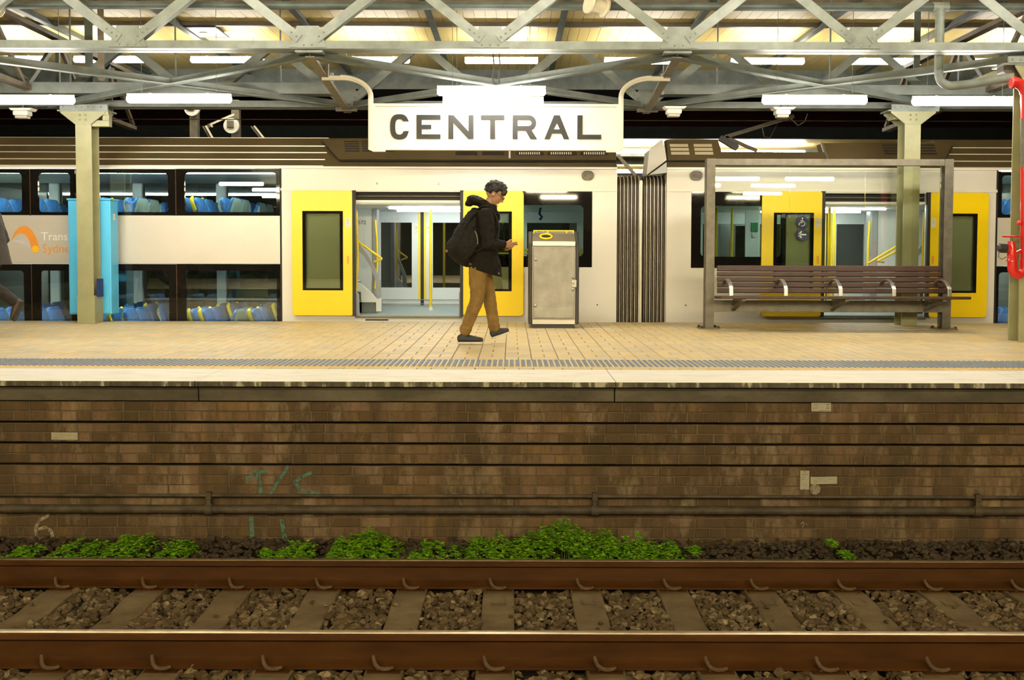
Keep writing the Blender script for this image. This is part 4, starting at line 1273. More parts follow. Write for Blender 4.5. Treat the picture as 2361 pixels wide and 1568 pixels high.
MB().tube([(tx(822), 14.17, tz(452)), (tx(1062), 14.17, tz(452))], .010, 8).build('door_runner', 'galvanised', carA)
MB().box(tx(820), tx(1063), 14.17, 14.22, tz(467), tz(461)).build('door_header', 'cream_paint', carA)
MB().box(tx(818), tx(1066), TY - .02, TY + .06, tz(733), tz(729.5)).build('door_sill', 'galvanised', carA)
for x in (821.5, 1061): MB().prism([(tx(x) - .02, tz(728)), (tx(x) + .03, tz(728)), (tx(x) + .02, tz(680)), (tx(x) - .02, tz(672))], 14.16, 14.24).build('door_pillar', 'interior_grey', carA)
def stairs(car, pts_px, Y, mirror=None):
    m = lambda x: x if mirror is None else mirror - (x - 820)
    pz = lambda x, y: P(m(x), y + (m(x) - 850)*.0026, Y)
    MB().prism([pz(*q) for q in pts_px], Y, Y + .05).build('stair_stringer', 'interior_white', car)
    for (a, b, c, d, y0, y1) in ((826, 867, 697, 722, Y + .05, Y + .7), (812, 833, 674, 697, Y + .05, Y + .7), (795, 815, 650, 674, Y + .05, Y + .7)):
        X0, Z1 = pz(a, c); X1, Z0 = pz(b, d)
        MB().box(X0, X1, y0, y1, min(Z0, zf), Z1).build('stair_step', 'stair_tread', car)
        MB().box(X0, X1, y0 - .002, y1, Z1, Z1 + .012).build('stair_nosing', 'interior_white', car)
    arc = [(828, 562), (849, 589), (864, 618), (876, 647), (879, 687), (867, 679), (866, 647), (856, 618), (839, 591), (820, 570)]
    MB().prism([P(m(x), y + (m(x) - 850)*.0026, Y + .35) for x, y in arc], Y + .35, Y + .40).build('stair_panel', 'interior_grey', car)
STR = [(824, 652), (828, 652), (857, 676), (868, 689), (879, 689), (879, 718), (867, 718), (867, 697), (833, 697), (832, 672), (824, 672)]
stairs(carA, STR, 14.7)
def railpx(car, pts, Y, r=.017, mirror=None):
    m = lambda x: x if mirror is None else mirror - (x - 820)
    q = []
    for p in pts:
        YY = Y if len(p) == 2 else p[2]
        X, Z = P(m(p[0]), p[1] + (m(p[0]) - 850)*.0026, YY); q.append((X, YY, Z))
    return MB().tube(q, r, 10).build('handrail', 'yellow_rail', car, smooth=.8)
railpx(carA, [(822, 486), (824, 547), (825, 593), (823.5, 631), (822, 671)], 14.42)
railpx(carA, [(815, 550), (881, 597)], 15.1)
railpx(carA, [(881, 597), (862, 604)], 15.1)
railpx(carA, [(865, 507), (869, 555), (870, 612), (864, 666)], 15.6)
# wall panel behind the stairs with the carriage number
Xp0, Xp1 = PX(700, 15.7), PX(858, 15.7)
MB().box(Xp0, Xp1, 15.7, 15.74, zf, zc).build('partition', 'interior_white', carA)
MB().box(Xp1, Xp1 + .09, 15.68, 15.9, zf, zc).build('partition_edge', 'interior_grey', carA, bevel=.02)
MB().prism(rr(PX(822, 15.69), PX(844, 15.69), PZ(600, 15.69), PZ(537, 15.69), .02), 15.692, 15.70).build('access_hatch', 'interior_white', carA)
text_mesh('carriage_number', '5572', .085, 'notice_print', carA, PX(819, 15.69, 515), 15.694, PZ(517, 15.69, 819), .002)
t = MB().tube([(PX(993, 15.4), 15.4, zf + .05), (PX(993, 15.4), 15.4, zc)], .022, 12).build('grab_pole', 'yellow_rail', carA, smooth=.8)
MB().tube([(PX(993, 15.4), 15.4, zf), (PX(993, 15.4), 15.4, zf + .06)], [.035, .028], 12).build('pole_foot', 'interior_white', carA, smooth=.8)
text_mesh('door_number', '4', .055, 'notice_print', carA, tx(867), TY - .003, tz(426), .002)
text_mesh('door_number', '2', .055, 'notice_print', carA, tx(1009), TY - .003, tz(426), .002)
def oval(car, x, y):
    X, Z = P(x, y, TY)
    o = MB().prism(rr(X - .085, X + .085, Z - .068, Z + .068, .06), TY - .03, TY).build('side_lamp', 'galvanised', car, bevel=.02)
    for dx, dz in ((.045, .045), (.045, -.045), (-.04, -.005)): MB().dome((X + dx, TY - .03, Z + dz), (0, -1, 0), .006).build('screw', 'dark_slot', o)
oval(carA, 1355, 405)
def jack(car, x, y):
    X, Z = P(x, y, TY)
    o = MB().prism(rr(X - .03, X + .03, Z - .03, Z + .03, .008, 2), TY - .004, TY).build('cover_plate', 'train_cream', car, bevel=.002)
    MB().prism(circ(X, Z, .010, 10), TY - .006, TY - .003).build('lock', 'dark_slot', o)
jack(carA, 1377, 703)
MB().box(tx(842), tx(895), TY - .004, TY, tz(739), tz(736)).build('step_slot', 'dark_slot', carA)
# logo and lettering on the side panel
def lg(q): return [P(a/5.6, 480 + b/5.6, TY) for a, b in q]
lo = MB().prism(lg([(140,432),(190,310),(250,245),(310,228),(370,240),(430,300),(480,400),(510,500),(508,545),(470,580),(430,570),(410,530),(395,460),(370,400),(330,345),(270,325),(210,345),(170,390)]), TY - .0075, TY - .004).build('logo_arc', 'logo_orange', carA)
c_ = lg([(460, 528)])[0]
MB().prism(circ(c_[0], c_[1], .049, 24), TY - .0095, TY - .0075).build('logo_dot', 'logo_yellow', carA)
MB().prism(lg([(150,432),(210,408),(290,412),(360,432),(385,480),(395,515),(340,480),(260,447)]), TY - .0065, TY - .0042).build('logo_swoosh', 'logo_lilac', carA)
X, Z = P(95, 554, TY)
text_mesh('lettering', 'Transport', .165, 'logo_white', carA, X, TY - .0065, Z, .003)
X, Z = P(98, 582, TY)
text_mesh('lettering', 'Sydney', .165, 'logo_orange', carA, X, TY - .0065, Z, .003)
# roof
def roof(car, xa, xb, ytop, ribs, xr):
    dy = (xr - 800)*.0026
    pr = []
    ys_ = [386, 370, 350, ytop + 8, ytop]
    for y in ys_:
        Y = Yr(y + dy, xr); pr.append((Y, PZ(y + dy, Y, xr)))
    pr += [(Y + .5, pr[-1][1] - .02), (16.5, pr[-1][1] - .05), (17.0, pr[0][1])]
    MB().extx(pr, tx(xa) if xa > -900 else XA0, tx(xb)).build('roof', 'roof_grey', car)
    if ribs:
        for y in (337, 352, 368, 383):
            Y = Yr(y + dy, xr) - .012; Z = PZ(y + dy, Y, xr)
            MB().box(tx(xa), tx(xb), Y, Y + .03, Z - .007, Z + .007).build('roof_rib', 'roof_rib', car)
roof(carA, -330, 745, 319, True, 400)
roof(carA, 745, 1422, 321, False, 1100)
MB().box(tx(-330), tx(740), Yr(319, 400) + .02, Yr(319, 400) + .03, PZ(320, Yr(319), 400), PZ(316.5, Yr(319), 400)).build('roof_edge', 'roof_rib', carA)
f = sheet([(742, 320), (1421, 321), (1421, 369), (782, 368), (742, 324)], .05, .05).build('roof_fairing', 'roof_grey', carA)
for gx in (793, 834, 872):
    for k in range(5):
        y = 325 + k*5.4
        sheet([(gx + k*.5, y), (gx + 34 + k*.5, y), (gx + 34 + k*.5, y + 3), (gx + k*.5, y + 3)], .054, .006).build('louvre', 'dark_slot', f)
for (a, b) in ((1050, 1101), (1112, 1163), (1189, 1254), (1262, 1330), (1338, 1402)):
    sheet([(a + 3, 349), (b - 3, 349), (b, 352), (b, 358), (a, 358), (a, 352)], .054, .006).build('vent_opening', 'dark_slot', f)
    if a > 1180:
        for q in range(int((b - a - 14)/5)): sheet([(a + 8 + q*5, 350.5), (a + 10.5 + q*5, 350.5), (a + 10.5 + q*5, 356), (a + 8 + q*5, 356)], .058, .004).build('vent_fin', 'cream_paint', f)
sheet([(782, 369), (1421, 370), (1421, 373), (782, 372)], .052, .03).build('roof_gap', 'dark_slot', carA)
sheet([(741, 325), (783, 369), (783, 372), (739, 326)], .056, .01).build('roof_gap', 'dark_slot', carA)
X, Z = P(1175, 345, 14.5); MB().cyl((X, Yr(362) - .07, PZ(366, Yr(362))), (X, Yr(350) - .07, PZ(347, Yr(350))), .014, n=8).build('roof_pin', 'cream_paint', carA)
# saloon seats and rail seen through the end window
railpx(carA, [(1130, 575), (1345, 576)], 16.2, .022)
railpx(carA, [(1130, 583), (1345, 584)], 16.2, .016)
MB().tube([(PX(1246, 15.2), 15.2, PZ(478, 15.2)), (PX(1243, 15.2), 15.2, PZ(493, 15.2)), (PX(1249, 15.2), 15.2, PZ(500, 15.2)), (PX(1244, 15.2), 15.2, PZ(507, 15.2))], .02, 8).build('hanging_ribbon', 'sign_blue', carA)

# ------------------------------------------------------------------ carriage right of the gangway
carB = thing('train_carriage', 'double-deck carriage with open yellow doors behind the bench', 'train carriage', (0, 0, 0))
XB0, XB1 = tx(1536), tx(2760)
xr = 1950
dy = (xr - 800)*.0026
vw = [rect(tx(1897), tx(2133), Zx(735, 2015), Zx(446, 2015)), rect(tx(1593), tx(1812), Zx(618, 1700), Zx(442, 1700))]
MB().prism(rect(XB0, tx(2296), ZB, tz(386)), TY, TY + .04, vw).build('body_side', 'train_cream', carB)
MB().box(tx(2296.5), XB1, TY - .005, TY + .04, tz(609), tz(498)).build('body_side', 'train_panel', carB, bevel=.003)
MB().box(XB0, tx(2296), TY - .012, TY, tz(440), tz(434)).build('door_rail', 'cream_paint', carB)
MB().box(XB0, XB1, TY - .02, TY + .02, tz(389), tz(384)).build('cornice', 'cream_paint', carB)
MB().box(tx(2294), tx(2298), TY - .006, TY, ZB, tz(386)).build('panel_joint', 'dark_slot', carB)
MB().box(XB0, XB0 + .03, TY + .04, 17, ZB, tz(386)).build('body_end', 'train_cream', carB)
MB().box(XB1 - .04, XB1, TY, 17, ZB, tz(386)).build('body_end', 'train_cream', carB)
MB().box(tx(2292), tx(2296), TY + .05, 16.95, ZB, tz(386)).build('partition', 'interior_white', carB)
window_unit(carB, 2297, 2700, 396, 505, [(2307, 2600, 404.5, 495)], .05, xr=2330)
window_unit(carB, 2297, 2700, 614, 800, [(2304, 2600, 628, 792)], .05, xr=2330)
deck(carB, 2296, 2760, [(2318, -1, False), (2420, 1, False)], [(2330, -1, False), (2308, -1, False), (2420, 1, False)], [PX(2352, 16.95) + k*1.415 for k in range(0, 3)])
door_leaf(carB, 1753, 1892, 442, 729, 1780, 1872, 491, 673, True, 1820, 1882)
door_leaf(carB, 2137, 2272, 445, 731, 2159, 2247, 493, 675, False, 2200, 2146)
window_unit(carB, 1593, 1812, 442, 618, [(1615, 1800, 475, 592)], .06, xr=1700)
zf, zc = vestibule(carB, 1540, 2292, 1897, 2133, [(1620, 1720, 517, 640), (1735, 1800, 517, 667), (1820, 1890, 517, 667), (1928, 1992, 517, 667)], 1908, 2000, 1)
MB().box(tx(1897), tx(2133), 14.19, 14.30, Zx(465, 2015), Zx(445, 2015)).build('door_header', 'dark_slot', carB)
MB().tube([(tx(1898), 14.17, Zx(456, 2015)), (tx(2132), 14.17, Zx(456, 2015))], .010, 8).build('door_runner', 'galvanised', carB)
MB().box(tx(1897), tx(2133), 14.17, 14.22, Zx(471, 2015), Zx(465, 2015)).build('door_header', 'cream_paint', carB)
MB().box(tx(1895), tx(2136), TY - .02, TY + .06, Zx(736, 2015), Zx(732.5, 2015)).build('door_sill', 'galvanised', carB)
MIR = 2133
stairs(carB, STR, 14.7, MIR)
railpx(carB, [(822, 486), (824, 547), (825, 593), (823.5, 631), (822, 671)], 14.42, mirror=MIR)
railpx(carB, [(862, 550), (952, 605)], 15.1, mirror=MIR)
railpx(carB, [(862, 562), (930, 600), (915, 602)], 15.0, mirror=MIR)
railpx(carB, [(948, 507), (951, 555), (953, 612), (953, 660)], 15.6, mirror=MIR)
Xp0, Xp1 = PX(2023, 15.7), PX(2200, 15.7)
MB().box(Xp0, Xp1, 15.7, 15.74, zf, zc).build('partition', 'interior_white', carB)
MB().box(Xp0 - .12, Xp0, 15.68, 15.9, zf, zc).build('partition_edge', 'interior_grey', carB, bevel=.02)
MB().prism(rr(PX(2035, 15.69), PX(2078, 15.69), PZ(575, 15.69), PZ(501, 15.69), .02), 15.692, 15.70).build('access_hatch', 'interior_white', carB)
for x, Yp_ in ((1911, 15.0), (1922, 15.4)):
    MB().tube([(PX(x, Yp_), Yp_, zf), (PX(x, Yp_), Yp_, zc)], .022, 12).build('grab_pole', 'yellow_rail', carB, smooth=.8)
for x, Yp_ in ((1651, 15.0), (1687, 15.4)):
    MB().tube([(PX(x, Yp_), Yp_, zf), (PX(x, Yp_), Yp_, zc)], .02, 12).build('grab_pole', 'yellow_rail', carB, smooth=.8)
MB().box(PX(1732, 15.9), PX(1747, 15.9), 15.9, 15.92, PZ(533, 15.9), PZ(512, 15.9)).build('notice', 'sign_green', carB)
MB().box(PX(1734, 15.9), PX(1744, 15.9), 15.9, 15.92, PZ(546, 15.9), PZ(537, 15.9)).build('notice', 'notice_white', carB)
MB().box(PX(1718, 15.93), PX(1752, 15.93), 15.93, 15.97, zf, zc).build('partition', 'interior_white', carB)
oval(carB, 1605, 405)
jack(carB, 1581, 704)
# blue wheelchair and arrow roundels: a platform sign's reflection, modelled on the door pane
for (x, y, kind) in ((1850, 512, 0), (1850, 541, 1)):
    Yb = TY - .068
    X, Z = P(x, y, Yb)
    r_ = .083
    o = MB().prism(circ(X, Z, r_, 28), Yb, Yb + .004).build('roundel_reflection', 'sign_blue', carB)
    m = MB()
    if kind == 0:
        m.prism(circ(X - .0, Z + .052, .011, 10), Yb - .003, Yb)
        for a, b in (((0, .038), (0, -.008)), ((0, .018), (.03, .018)), ((0, -.008), (.036, -.008)), ((.036, -.008), (.05, -.045))):
            aa, bb = Vector((X - a[0] + .0, Yb - .0015, Z + a[1])), Vector((X - b[0], Yb - .0015, Z + b[1]))
            m.beam(aa, bb, .011, .003, up=(0, -1, 0))
        for k in range(12):
            q0, q1 = radians(60 - 25*k + 70), radians(60 - 25*(k+1) + 70)
            if k > 9: break
            m.beam((X + .002 + .034*cos(q0), Yb - .0015, Z - .022 + .034*sin(q0)), (X + .002 + .034*cos(q1), Yb - .0015, Z - .022 + .034*sin(q1)), .009, .003, up=(0, -1, 0))
    else:
        for a, b in (((-.055, 0), (.055, 0)), ((-.055, 0), (-.01, .045)), ((-.055, 0), (-.01, -.045))):
            m.beam((X + a[0], Yb - .0015, Z + a[1]), (X + b[0], Yb - .0015, Z + b[1]), .02, .003, up=(0, -1, 0))
    m.build('reflected_symbol', 'logo_white', o)
# roof of the second carriage
roof(carB, 2190, 2760, 319, True, 2280)
roof(carB, 1536, 2190, 350, False, 1850)
f = sheet([(1537, 322), (1655, 322), (1664, 351), (1664, 369), (1540, 369)], .05, .25).build('roof_fairing', 'roof_grey', carB)
for gx in (1544, 1599):
    for k in range(3):
        y = 332 + k*9
        sheet([(gx + k*1.5, y), (gx + 42 + k*1.5, y), (gx + 43 + k*1.5, y + 6.5), (gx + 1 + k*1.5, y + 6.5)], .055, .006).build('vent_opening', 'roof_rib', f)
f = sheet([(1897, 330), (2188, 329), (2196, 336), (2180, 368), (1908, 368)], .05, .3).build('roof_fairing', 'roof_grey', carB)
for gx in (2034, 2076, 2118):
    for k in range(4):
        y = 333 + k*6.5
        sheet([(gx + k*2, y), (gx + 36 + k*2, y), (gx + 37 + k*2, y + 3.5), (gx + k*2, y + 3.5)], .055, .006).build('louvre', 'dark_slot', f)
sheet([(1893, 327), (1899, 330), (1911, 367), (1906, 367)], .06, .06).build('fairing_edge', 'chrome', carB)
sheet([(2195, 336), (2198, 338), (2181, 369), (2178, 369)], .058, .02).build('roof_gap', 'dark_slot', carB)
sheet([(1664, 350), (1905, 351), (1905, 370), (1664, 370)], .03, .1).build('roof_fairing', 'roof_grey', carB)
sheet([(1540, 369), (1905, 370), (1905, 373), (1540, 372)], .052, .03).build('roof_gap', 'dark_slot', carB)
sheet([(1526, 321), (1533, 340), (1537, 371), (1494, 403), (1491, 400), (1497, 346)], .03, .5).build('end_fairing', 'cream_paint', carB)
sheet([(1537, 369), (1537, 374), (1497, 402), (1493, 402)], .04, .01).build('roof_gap', 'dark_slot', carB)
sheet([(1537, 374), (1537, 398), (1497, 403)], .035, .3).build('end_fairing', 'interior_white', carB)

# ------------------------------------------------------------------ gangway between the carriages
gw = thing('gangway_bellows', 'ribbed dark metal gangway bellows joining the two carriages', 'gangway', (0, 0, 0))
nb = 13
zt0 = Zx(404, 1480)
for k in range(nb):
    x = 1427 + (1532 - 1427)*k/(nb - 1)
    if k == 6:
        MB().box(tx(1475.5), tx(1483.5), TY + .10, TY + .16, ZB, zt0 - .06).build('centre_plate', 'bellows_edge', gw, bevel=.02); continue
    X = tx(x)
    pts = [(X, TY + .13, ZB), (X, TY + .13, zt0 - .16), (X, TY + .15, zt0 - .07), (X, TY + .20, zt0 - .02), (X, TY + .32, zt0)]
    MB().tube(pts, .022, 10).build('fold', 'bellows_metal', gw, smooth=.9)
    MB().tube([(X + .026, TY + .105, ZB), (X + .026, TY + .105, zt0 - .14), (X + .026, TY + .13, zt0 - .05), (X + .026, TY + .2, zt0)], .007, 6).build('fold_edge', 'bellows_edge', gw, smooth=.9)
MB().box(tx(1423), tx(1536), TY + .16, 16.9, ZB, zt0 - .05).build('gangway_tunnel', 'dark_slot', gw)
X0, Z0 = P(1424, 358, 14.4); X1, Z1 = P(1466, 400, 14.4)
MB().beam((X0, 14.4, Z0), (X1, 14.4, Z1 - .03), .04, .05).build('strut', 'galvanised', gw)
# ================================================================== NEXT CANOPY AND PLATFORM BEYOND THE TRAIN
YF = 21.6
zfa = PZ(318, YF)
cf = struct(MB().box(-17, 17, YF, YF + .1, zfa, PZ(291, YF)).build('trim_2', 'canopy_teal'), 'dark fascia of the next canopy beyond the train')
struct(MB().extx([(YF + .05, PZ(291, YF)), (YF + .1, PZ(291, YF)), (YF + 2.2, PZ(291, YF) + .95), (YF + 2.1, PZ(291, YF) + .95)], -14, 14).build('roof_far', 'canopy_red'), 'dark red roof of the next canopy')
c2 = struct(MB().box(-17, 17, YF + .1, 32, zfa + .05, zfa + .1).build('ceiling_far', 'ceiling_board'), 'cream ceiling of the next canopy')
for i, (x, y_) in enumerate(((1480, 349), (1690, 351), (1795, 352))):
    lamp(*(P(x, y_, 23.4)[0], 23.4, P(x, y_, 23.4)[1]), 'tube lamp of the next canopy seen over the train, %s from the left' % ORD[i], 'lamps of the next canopy', hang=zfa + .05)
for i, (x, y_) in enumerate(((100, 395), (700, 395), (1445, 395), (1575, 395), (2300, 395))):
    lamp(*(P(x, y_, 28.6)[0], 28.6, P(x, y_, 28.6)[1]), 'distant tube lamp of the next canopy, %s from the left' % ORD[i], 'lamps of the next canopy', hang=zfa + .05)
for (y0, lab) in ((24.4, 'grey beam under the next canopy ceiling'), (26.6, 'second grey beam under the next canopy ceiling')):
    tag(MB().box(-17, 17, y0, y0 + .15, zfa - .12, zfa + .05).build('canopy_beam', 'steel_teal'), lab, 'beam')
struct(MB().box(-17, 17, 21.0, 33, -1.6, -.02).build('floor_far', 'far_concrete'), 'next platform beyond the train')
struct(MB().box(-17, 17, 32.4, 32.5, -.02, 4).build('wall_far', 'far_concrete'), 'dark wall behind the next platform')
struct(MB().box(-17, 17, 8.3, 21.0, -2.0, -1.75).build('ground_far', 'trackbed'), 'track bed under the train')
# overhead wires
for (y_, x0, lab) in ((275, 400, 'thin overhead wire above the train roof'), (252, 400, 'upper overhead wire above the train roof')):
    Z = PZ(y_, 15.55, x0)
    tag(MB().tube([(-10, 15.55, Z), (10, 15.55, Z)], .007, 6).build('overhead_wire', 'rust_pipe'), lab, 'wire')
# posts with white discs above the train roof
for (x, ydisc, lab) in ((446, 251, 'grey post with a white disc half hidden by the girder'), (542, 291, 'grey post with a white disc in full view above the train roof')):
    Y = 17.7
    X = PX(x, Y, 290)
    t = thing('roof_mast', lab, 'post', (X, Y, 0), 'masts above the train roof')
    z0 = PZ(322, Y, x) - .3
    MB().box(-.07, .07, 0, .14, -1.7, PZ(230, Y, x)).build('post', 'galvanised', t, bevel=.008)
    zd = PZ(ydisc, Y, x) ; dx = PX(x - 6, Y, 290) - X if x > 500 else 0
    MB().tube([(dx, -.03, zd), (dx, -.09, zd)], .135, 26).build('disc', 'notice_white', t, smooth=.6)
    MB().box(dx - .07, dx + .05, -.115, -.09, zd - .04, zd + .09).build('clamp_box', 'galvanised', t, bevel=.01)
    for (a, b) in (((.0, .20), (-.42, .02)), ((-.42, .02), (-.38, -.02)), ((-.50, .0), (-.32, -.33)), ((.35, .0), (.62, -.34))) if x > 500 else ():
        MB().beam((a[0], -.05, zd + a[1]), (b[0], -.05, zd + b[1]), .03, .03).build('arm', 'speaker_cream', t)
        MB().beam((a[0] - .07, .02, zd + a[1]), (b[0] - .07, .02, zd + b[1]), .025, .025).build('arm', 'galvanised', t)
# overhead arm above the second carriage
Y = 16.4
t = thing('wire_bracket', 'slanting overhead wire bracket arm above the gap in the carriage roof', 'bracket', (0, 0, 0))
def q3(x, y): X, Z = P(x, y, Y); return (X, Y, Z)
MB().beam(q3(1830, 268), q3(1672, 316), .06, .06).build('arm', 'steel_brown', t)
MB().beam(q3(1660, 318), q3(1700, 342), .10, .09).build('bracket', 'black_plastic', t)
MB().beam(q3(1672, 316), q3(1745, 348), .06, .05).build('arm', 'steel_brown', t)
MB().tube([q3(1757, 290), q3(1762, 315), q3(1775, 318), q3(1785, 300), q3(1792, 285)], .008, 6).build('loop_wire', 'black_plastic', t)
MB().tube([q3(1818, 268), q3(1840, 290), q3(1856, 280), q3(1862, 262)], .008, 6).build('loop_wire', 'galvanised', t)

# ================================================================== BLUE CABINET
Yc = 13.74
X0, Z0 = P(160, 725, Yc); X1, Z1 = P(254, 462, Yc)
t = thing('cabinet', 'tall light blue metal cabinet fixed behind the olive column', 'cabinet', ((X0+X1)/2, Yc, Z0))
w = (X1 - X0)/2; h = Z1 - Z0
MB().box(-w, w, 0, .27, 0, h).build('body', 'cabinet_blue', t, bevel=.012)
MB().box(-w + .02, w - .02, -.012, 0, .02, h - .03).build('door', 'cabinet_blue', t, bevel=.006)
MB().box(-w - .012, w + .012, -.015, .285, h, h + .025).build('lid', 'cabinet_blue', t, bevel=.006)
MB().box(w, w + .004, .10, .16, h - .27, h - .18).build('side_label', 'notice_white', t)
MB().box(-.1, .1, -.06, .0, .5, .6).build('mounting_bracket', 'column_paint', t)
MB().box(-.1, .1, -.06, .0, 1.1, 1.2).build('mounting_bracket', 'column_paint', t)
X, Z = P(221, 662, YC)
tag(MB().box(X - .015, X + .02, YC + .06, YC + .2, PZ(685, YC, 221), PZ(643, YC, 221)).build('side_notice', 'sign_blue'), 'small dark blue notice on the side of the column by the cabinet', 'notice')

# ================================================================== BENCH WITH GLASS SCREEN
YB_ = 12.80
bx0, bx1 = PX(1638, YB_, 560), PX(2186, YB_, 560)
bn = thing('bench', 'slatted brown timber bench with steel armrests under a glass screen frame', 'bench', (bx0, YB_, 0))
BL = bx1 - bx0
ztop = PZ(366, YB_, 1900)
for X, s in ((0, -1), (BL, 1)):
    p = bpy.data.objects.new('screen_post', None); COL.objects.link(p); p.parent = bn; p.location = (X, 0, 0)
    m = MB(); m.box(-.055, .055, 0, .012, .012, ztop); m.build('post_face', 'galvanised', p, bevel=.002)
    m = MB(); m.box(s*.055 - .012*(s > 0), s*.055 + .012*(s < 0), .012, .15, .012, ztop); m.build('post_web', 'galvanised', p)
    m = MB(); m.box(-.055, .055, .138, .15, .012, ztop); m.build('post_face', 'galvanised', p, bevel=.002)
    m = MB(); m.box(-.13, .13, -.05, .2, 0, .012); m.build('foot_plate', 'galvanised', p)
    for dx in (-.105, .105):
        for dy in (-.025, .175): MB().tube([(dx, dy, .012), (dx, dy, .035)], .017, 6).build('bolt', 'rust_pipe', p)
MB().box(.055, BL - .055, .02, .10, PZ(381, YB_, 1900), PZ(366, YB_, 1900)).build('top_rail', 'galvanised', bn, bevel=.003)
zb0, zb1 = PZ(720, YB_, 1900), PZ(693, YB_, 1900)
MB().box(.05, BL - .05, .0, .06, zb0, zb1).build('bottom_rail', 'galvanised', bn, bevel=.003)
# glass sheets
zg0, zg1 = zb1 + .02, PZ(380, YB_, 1900)
for k in range(3):
    a, b = .06 + (BL - .12)*k/3 + .004, .06 + (BL - .12)*(k+1)/3 - .004
    MB().box(a, b, .098, .106, zg0, zg1).build('screen_pane', 'screen_glass', bn)
# back slats: five, leaning
ys_ = [(613, 626), (627.5, 637.5), (639.5, 650), (652, 663), (665, 676)]
for i, (a, b) in enumerate(ys_):
    yoff = .055 - i*.045
    z1_, z0_ = PZ(a, YB_ + yoff, 1900), PZ(b, YB_ + yoff, 1900)
    e = .10 - i*.008
    o = MB().box(e, BL - e + .02, -.018, .018, -(z1_-z0_)/2, (z1_-z0_)/2).build('back_slat', 'bench_wood', bn, bevel=.006)
    o.location = (0, yoff, (z1_+z0_)/2); o.rotation_euler = (radians(-14), 0, 0)
# seat slats
zs = PZ(683, 12.25, 1930)
for i in range(5):
    yy = -.62 + i*.092
    MB().box(.02, BL + .03 - (.02 if i else 0), yy, yy + .08, zs - .035 + i*-.004, zs + i*-.004).build('seat_slat', 'bench_wood', bn, bevel=.008)
# brackets
for X in (.30, BL/2 + .05, BL - .28):
    b = MB()
    b.beam((X, -.58, zs - .05), (X, -.12, zs - .07), .05, .03)
    b.build('seat_bracket', 'galvanised', bn, bevel=.004)
    MB().beam((X, -.52, zs - .06), (X, .0, zb0 + .03), .045, .035).build('bracket_strut', 'galvanised', bn, bevel=.004)
    MB().beam((X - .0, -.1, zs - .05), (X, .0, zb0 + .09), .04, .03).build('bracket_strut', 'galvanised', bn, bevel=.004)
    MB().box(X - .025, X + .025, -.02, .12, zs - .08, PZ(614, YB_, 1900)).build('back_support', 'galvanised', bn) if False else None
# armrests: bent flat bars
for k, x in enumerate((1685, 1811, 1937, 2060, 2188)):
    X = PX(x, 12.3, 665) - bx0
    pts = []
    for (yy_, zz_) in ((-.08, .125), (-.13, .165), (-.20, .190), (-.28, .195), (-.36, .182), (-.43, .155), (-.49, .115), (-.52, .085), (-.525, .0)): pts.append((X, yy_, zs + zz_))
    MB().sweep(pts, .018, .048, up=(1, 0, 0)).build('armrest', 'chrome', bn, bevel=.003)

# ================================================================== RECYCLING BIN
Yb = G(1277, 757)[1]
bX = PX(1277, Yb, 650)
bn2 = thing('recycling_bin', 'steel recycling bin with yellow ringed opening and clear bag behind its door', 'bin', (bX, Yb, 0))
def bz(y): return PZ(y, Yb, 1277)
def bxx(x): return PX(x, Yb, 650) - bX
W2 = (bxx(1335) - bxx(1219))/2
pw = .045
D = .58
MB().box(bxx(1226), bxx(1325), .02, D - .03, 0, bz(749)).build('plinth', 'black_plastic', bn2)
for s in (-1, 1):
    a, b = (-W2, -W2 + pw) if s < 0 else (W2 - pw, W2)
    prof = [(0, bz(748)), (0, bz(562)), (.10, bz(533)), (D, bz(533)), (D, bz(748))]
    MB().extx(prof, a, b).build('side_panel', 'black_plastic', bn2, bevel=.01)
MB().box(-W2 + pw, W2 - pw, .03, D - .02, bz(748), bz(560)).build('inner_box', 'bin_steel', bn2)
bag = MB().box(-W2 + pw + .012, W2 - pw - .012, .002, .03, bz(735), bz(570)).build('bag_front', 'bag_film', bn2, bevel=.008)
MB().box(-W2 + pw + .03, W2 - pw - .03, -.004, .004, bz(733), bz(711)).build('bag_fold', 'bag_film', bn2, bevel=.004)
MB().box(-W2 + pw, W2 - pw, -.012, .03, bz(568), bz(556)).build('front_band', 'chrome', bn2, bevel=.008)
MB().box(-W2 + pw, W2 - pw, -.006, .03, bz(748), bz(737)).build('kick_band', 'chrome', bn2, bevel=.006)
hood = MB().add([(-W2 + pw, -.008, bz(557)), (W2 - pw, -.008, bz(557)), (W2 - pw, .20, bz(536)), (-W2 + pw, .20, bz(536)), (-W2 + pw, .2, bz(560)), (W2 - pw, .2, bz(560))],
                [(0, 1, 2, 3), (3, 2, 5, 4), (0, 4, 5, 1), (0, 3, 4), (1, 5, 2)]).build('hood', 'bin_hood', bn2)
MB().box(-W2 + pw, W2 - pw, .2, D, bz(560), bz(534)).build('hood', 'bin_hood', bn2)
lb = MB().box(bxx(1230), bxx(1325), .185, .21, bz(538), bz(530)).build('label_strip', 'yellow_rail', bn2)
for (a, b, mt) in ((1233, 1262, 'letter_black'), (1265, 1306, 'bin_hood'), (1309, 1322, 'bin_hood')):
    MB().box(bxx(a), bxx(b), .182, .185, bz(537), bz(532.5)).build('label_plate', mt, lb)
text_mesh('lettering', 'Recycling', .030, 'logo_white', lb, bxx(1234.5), .180, bz(536.3), .002, width=bxx(1260) - bxx(1234))
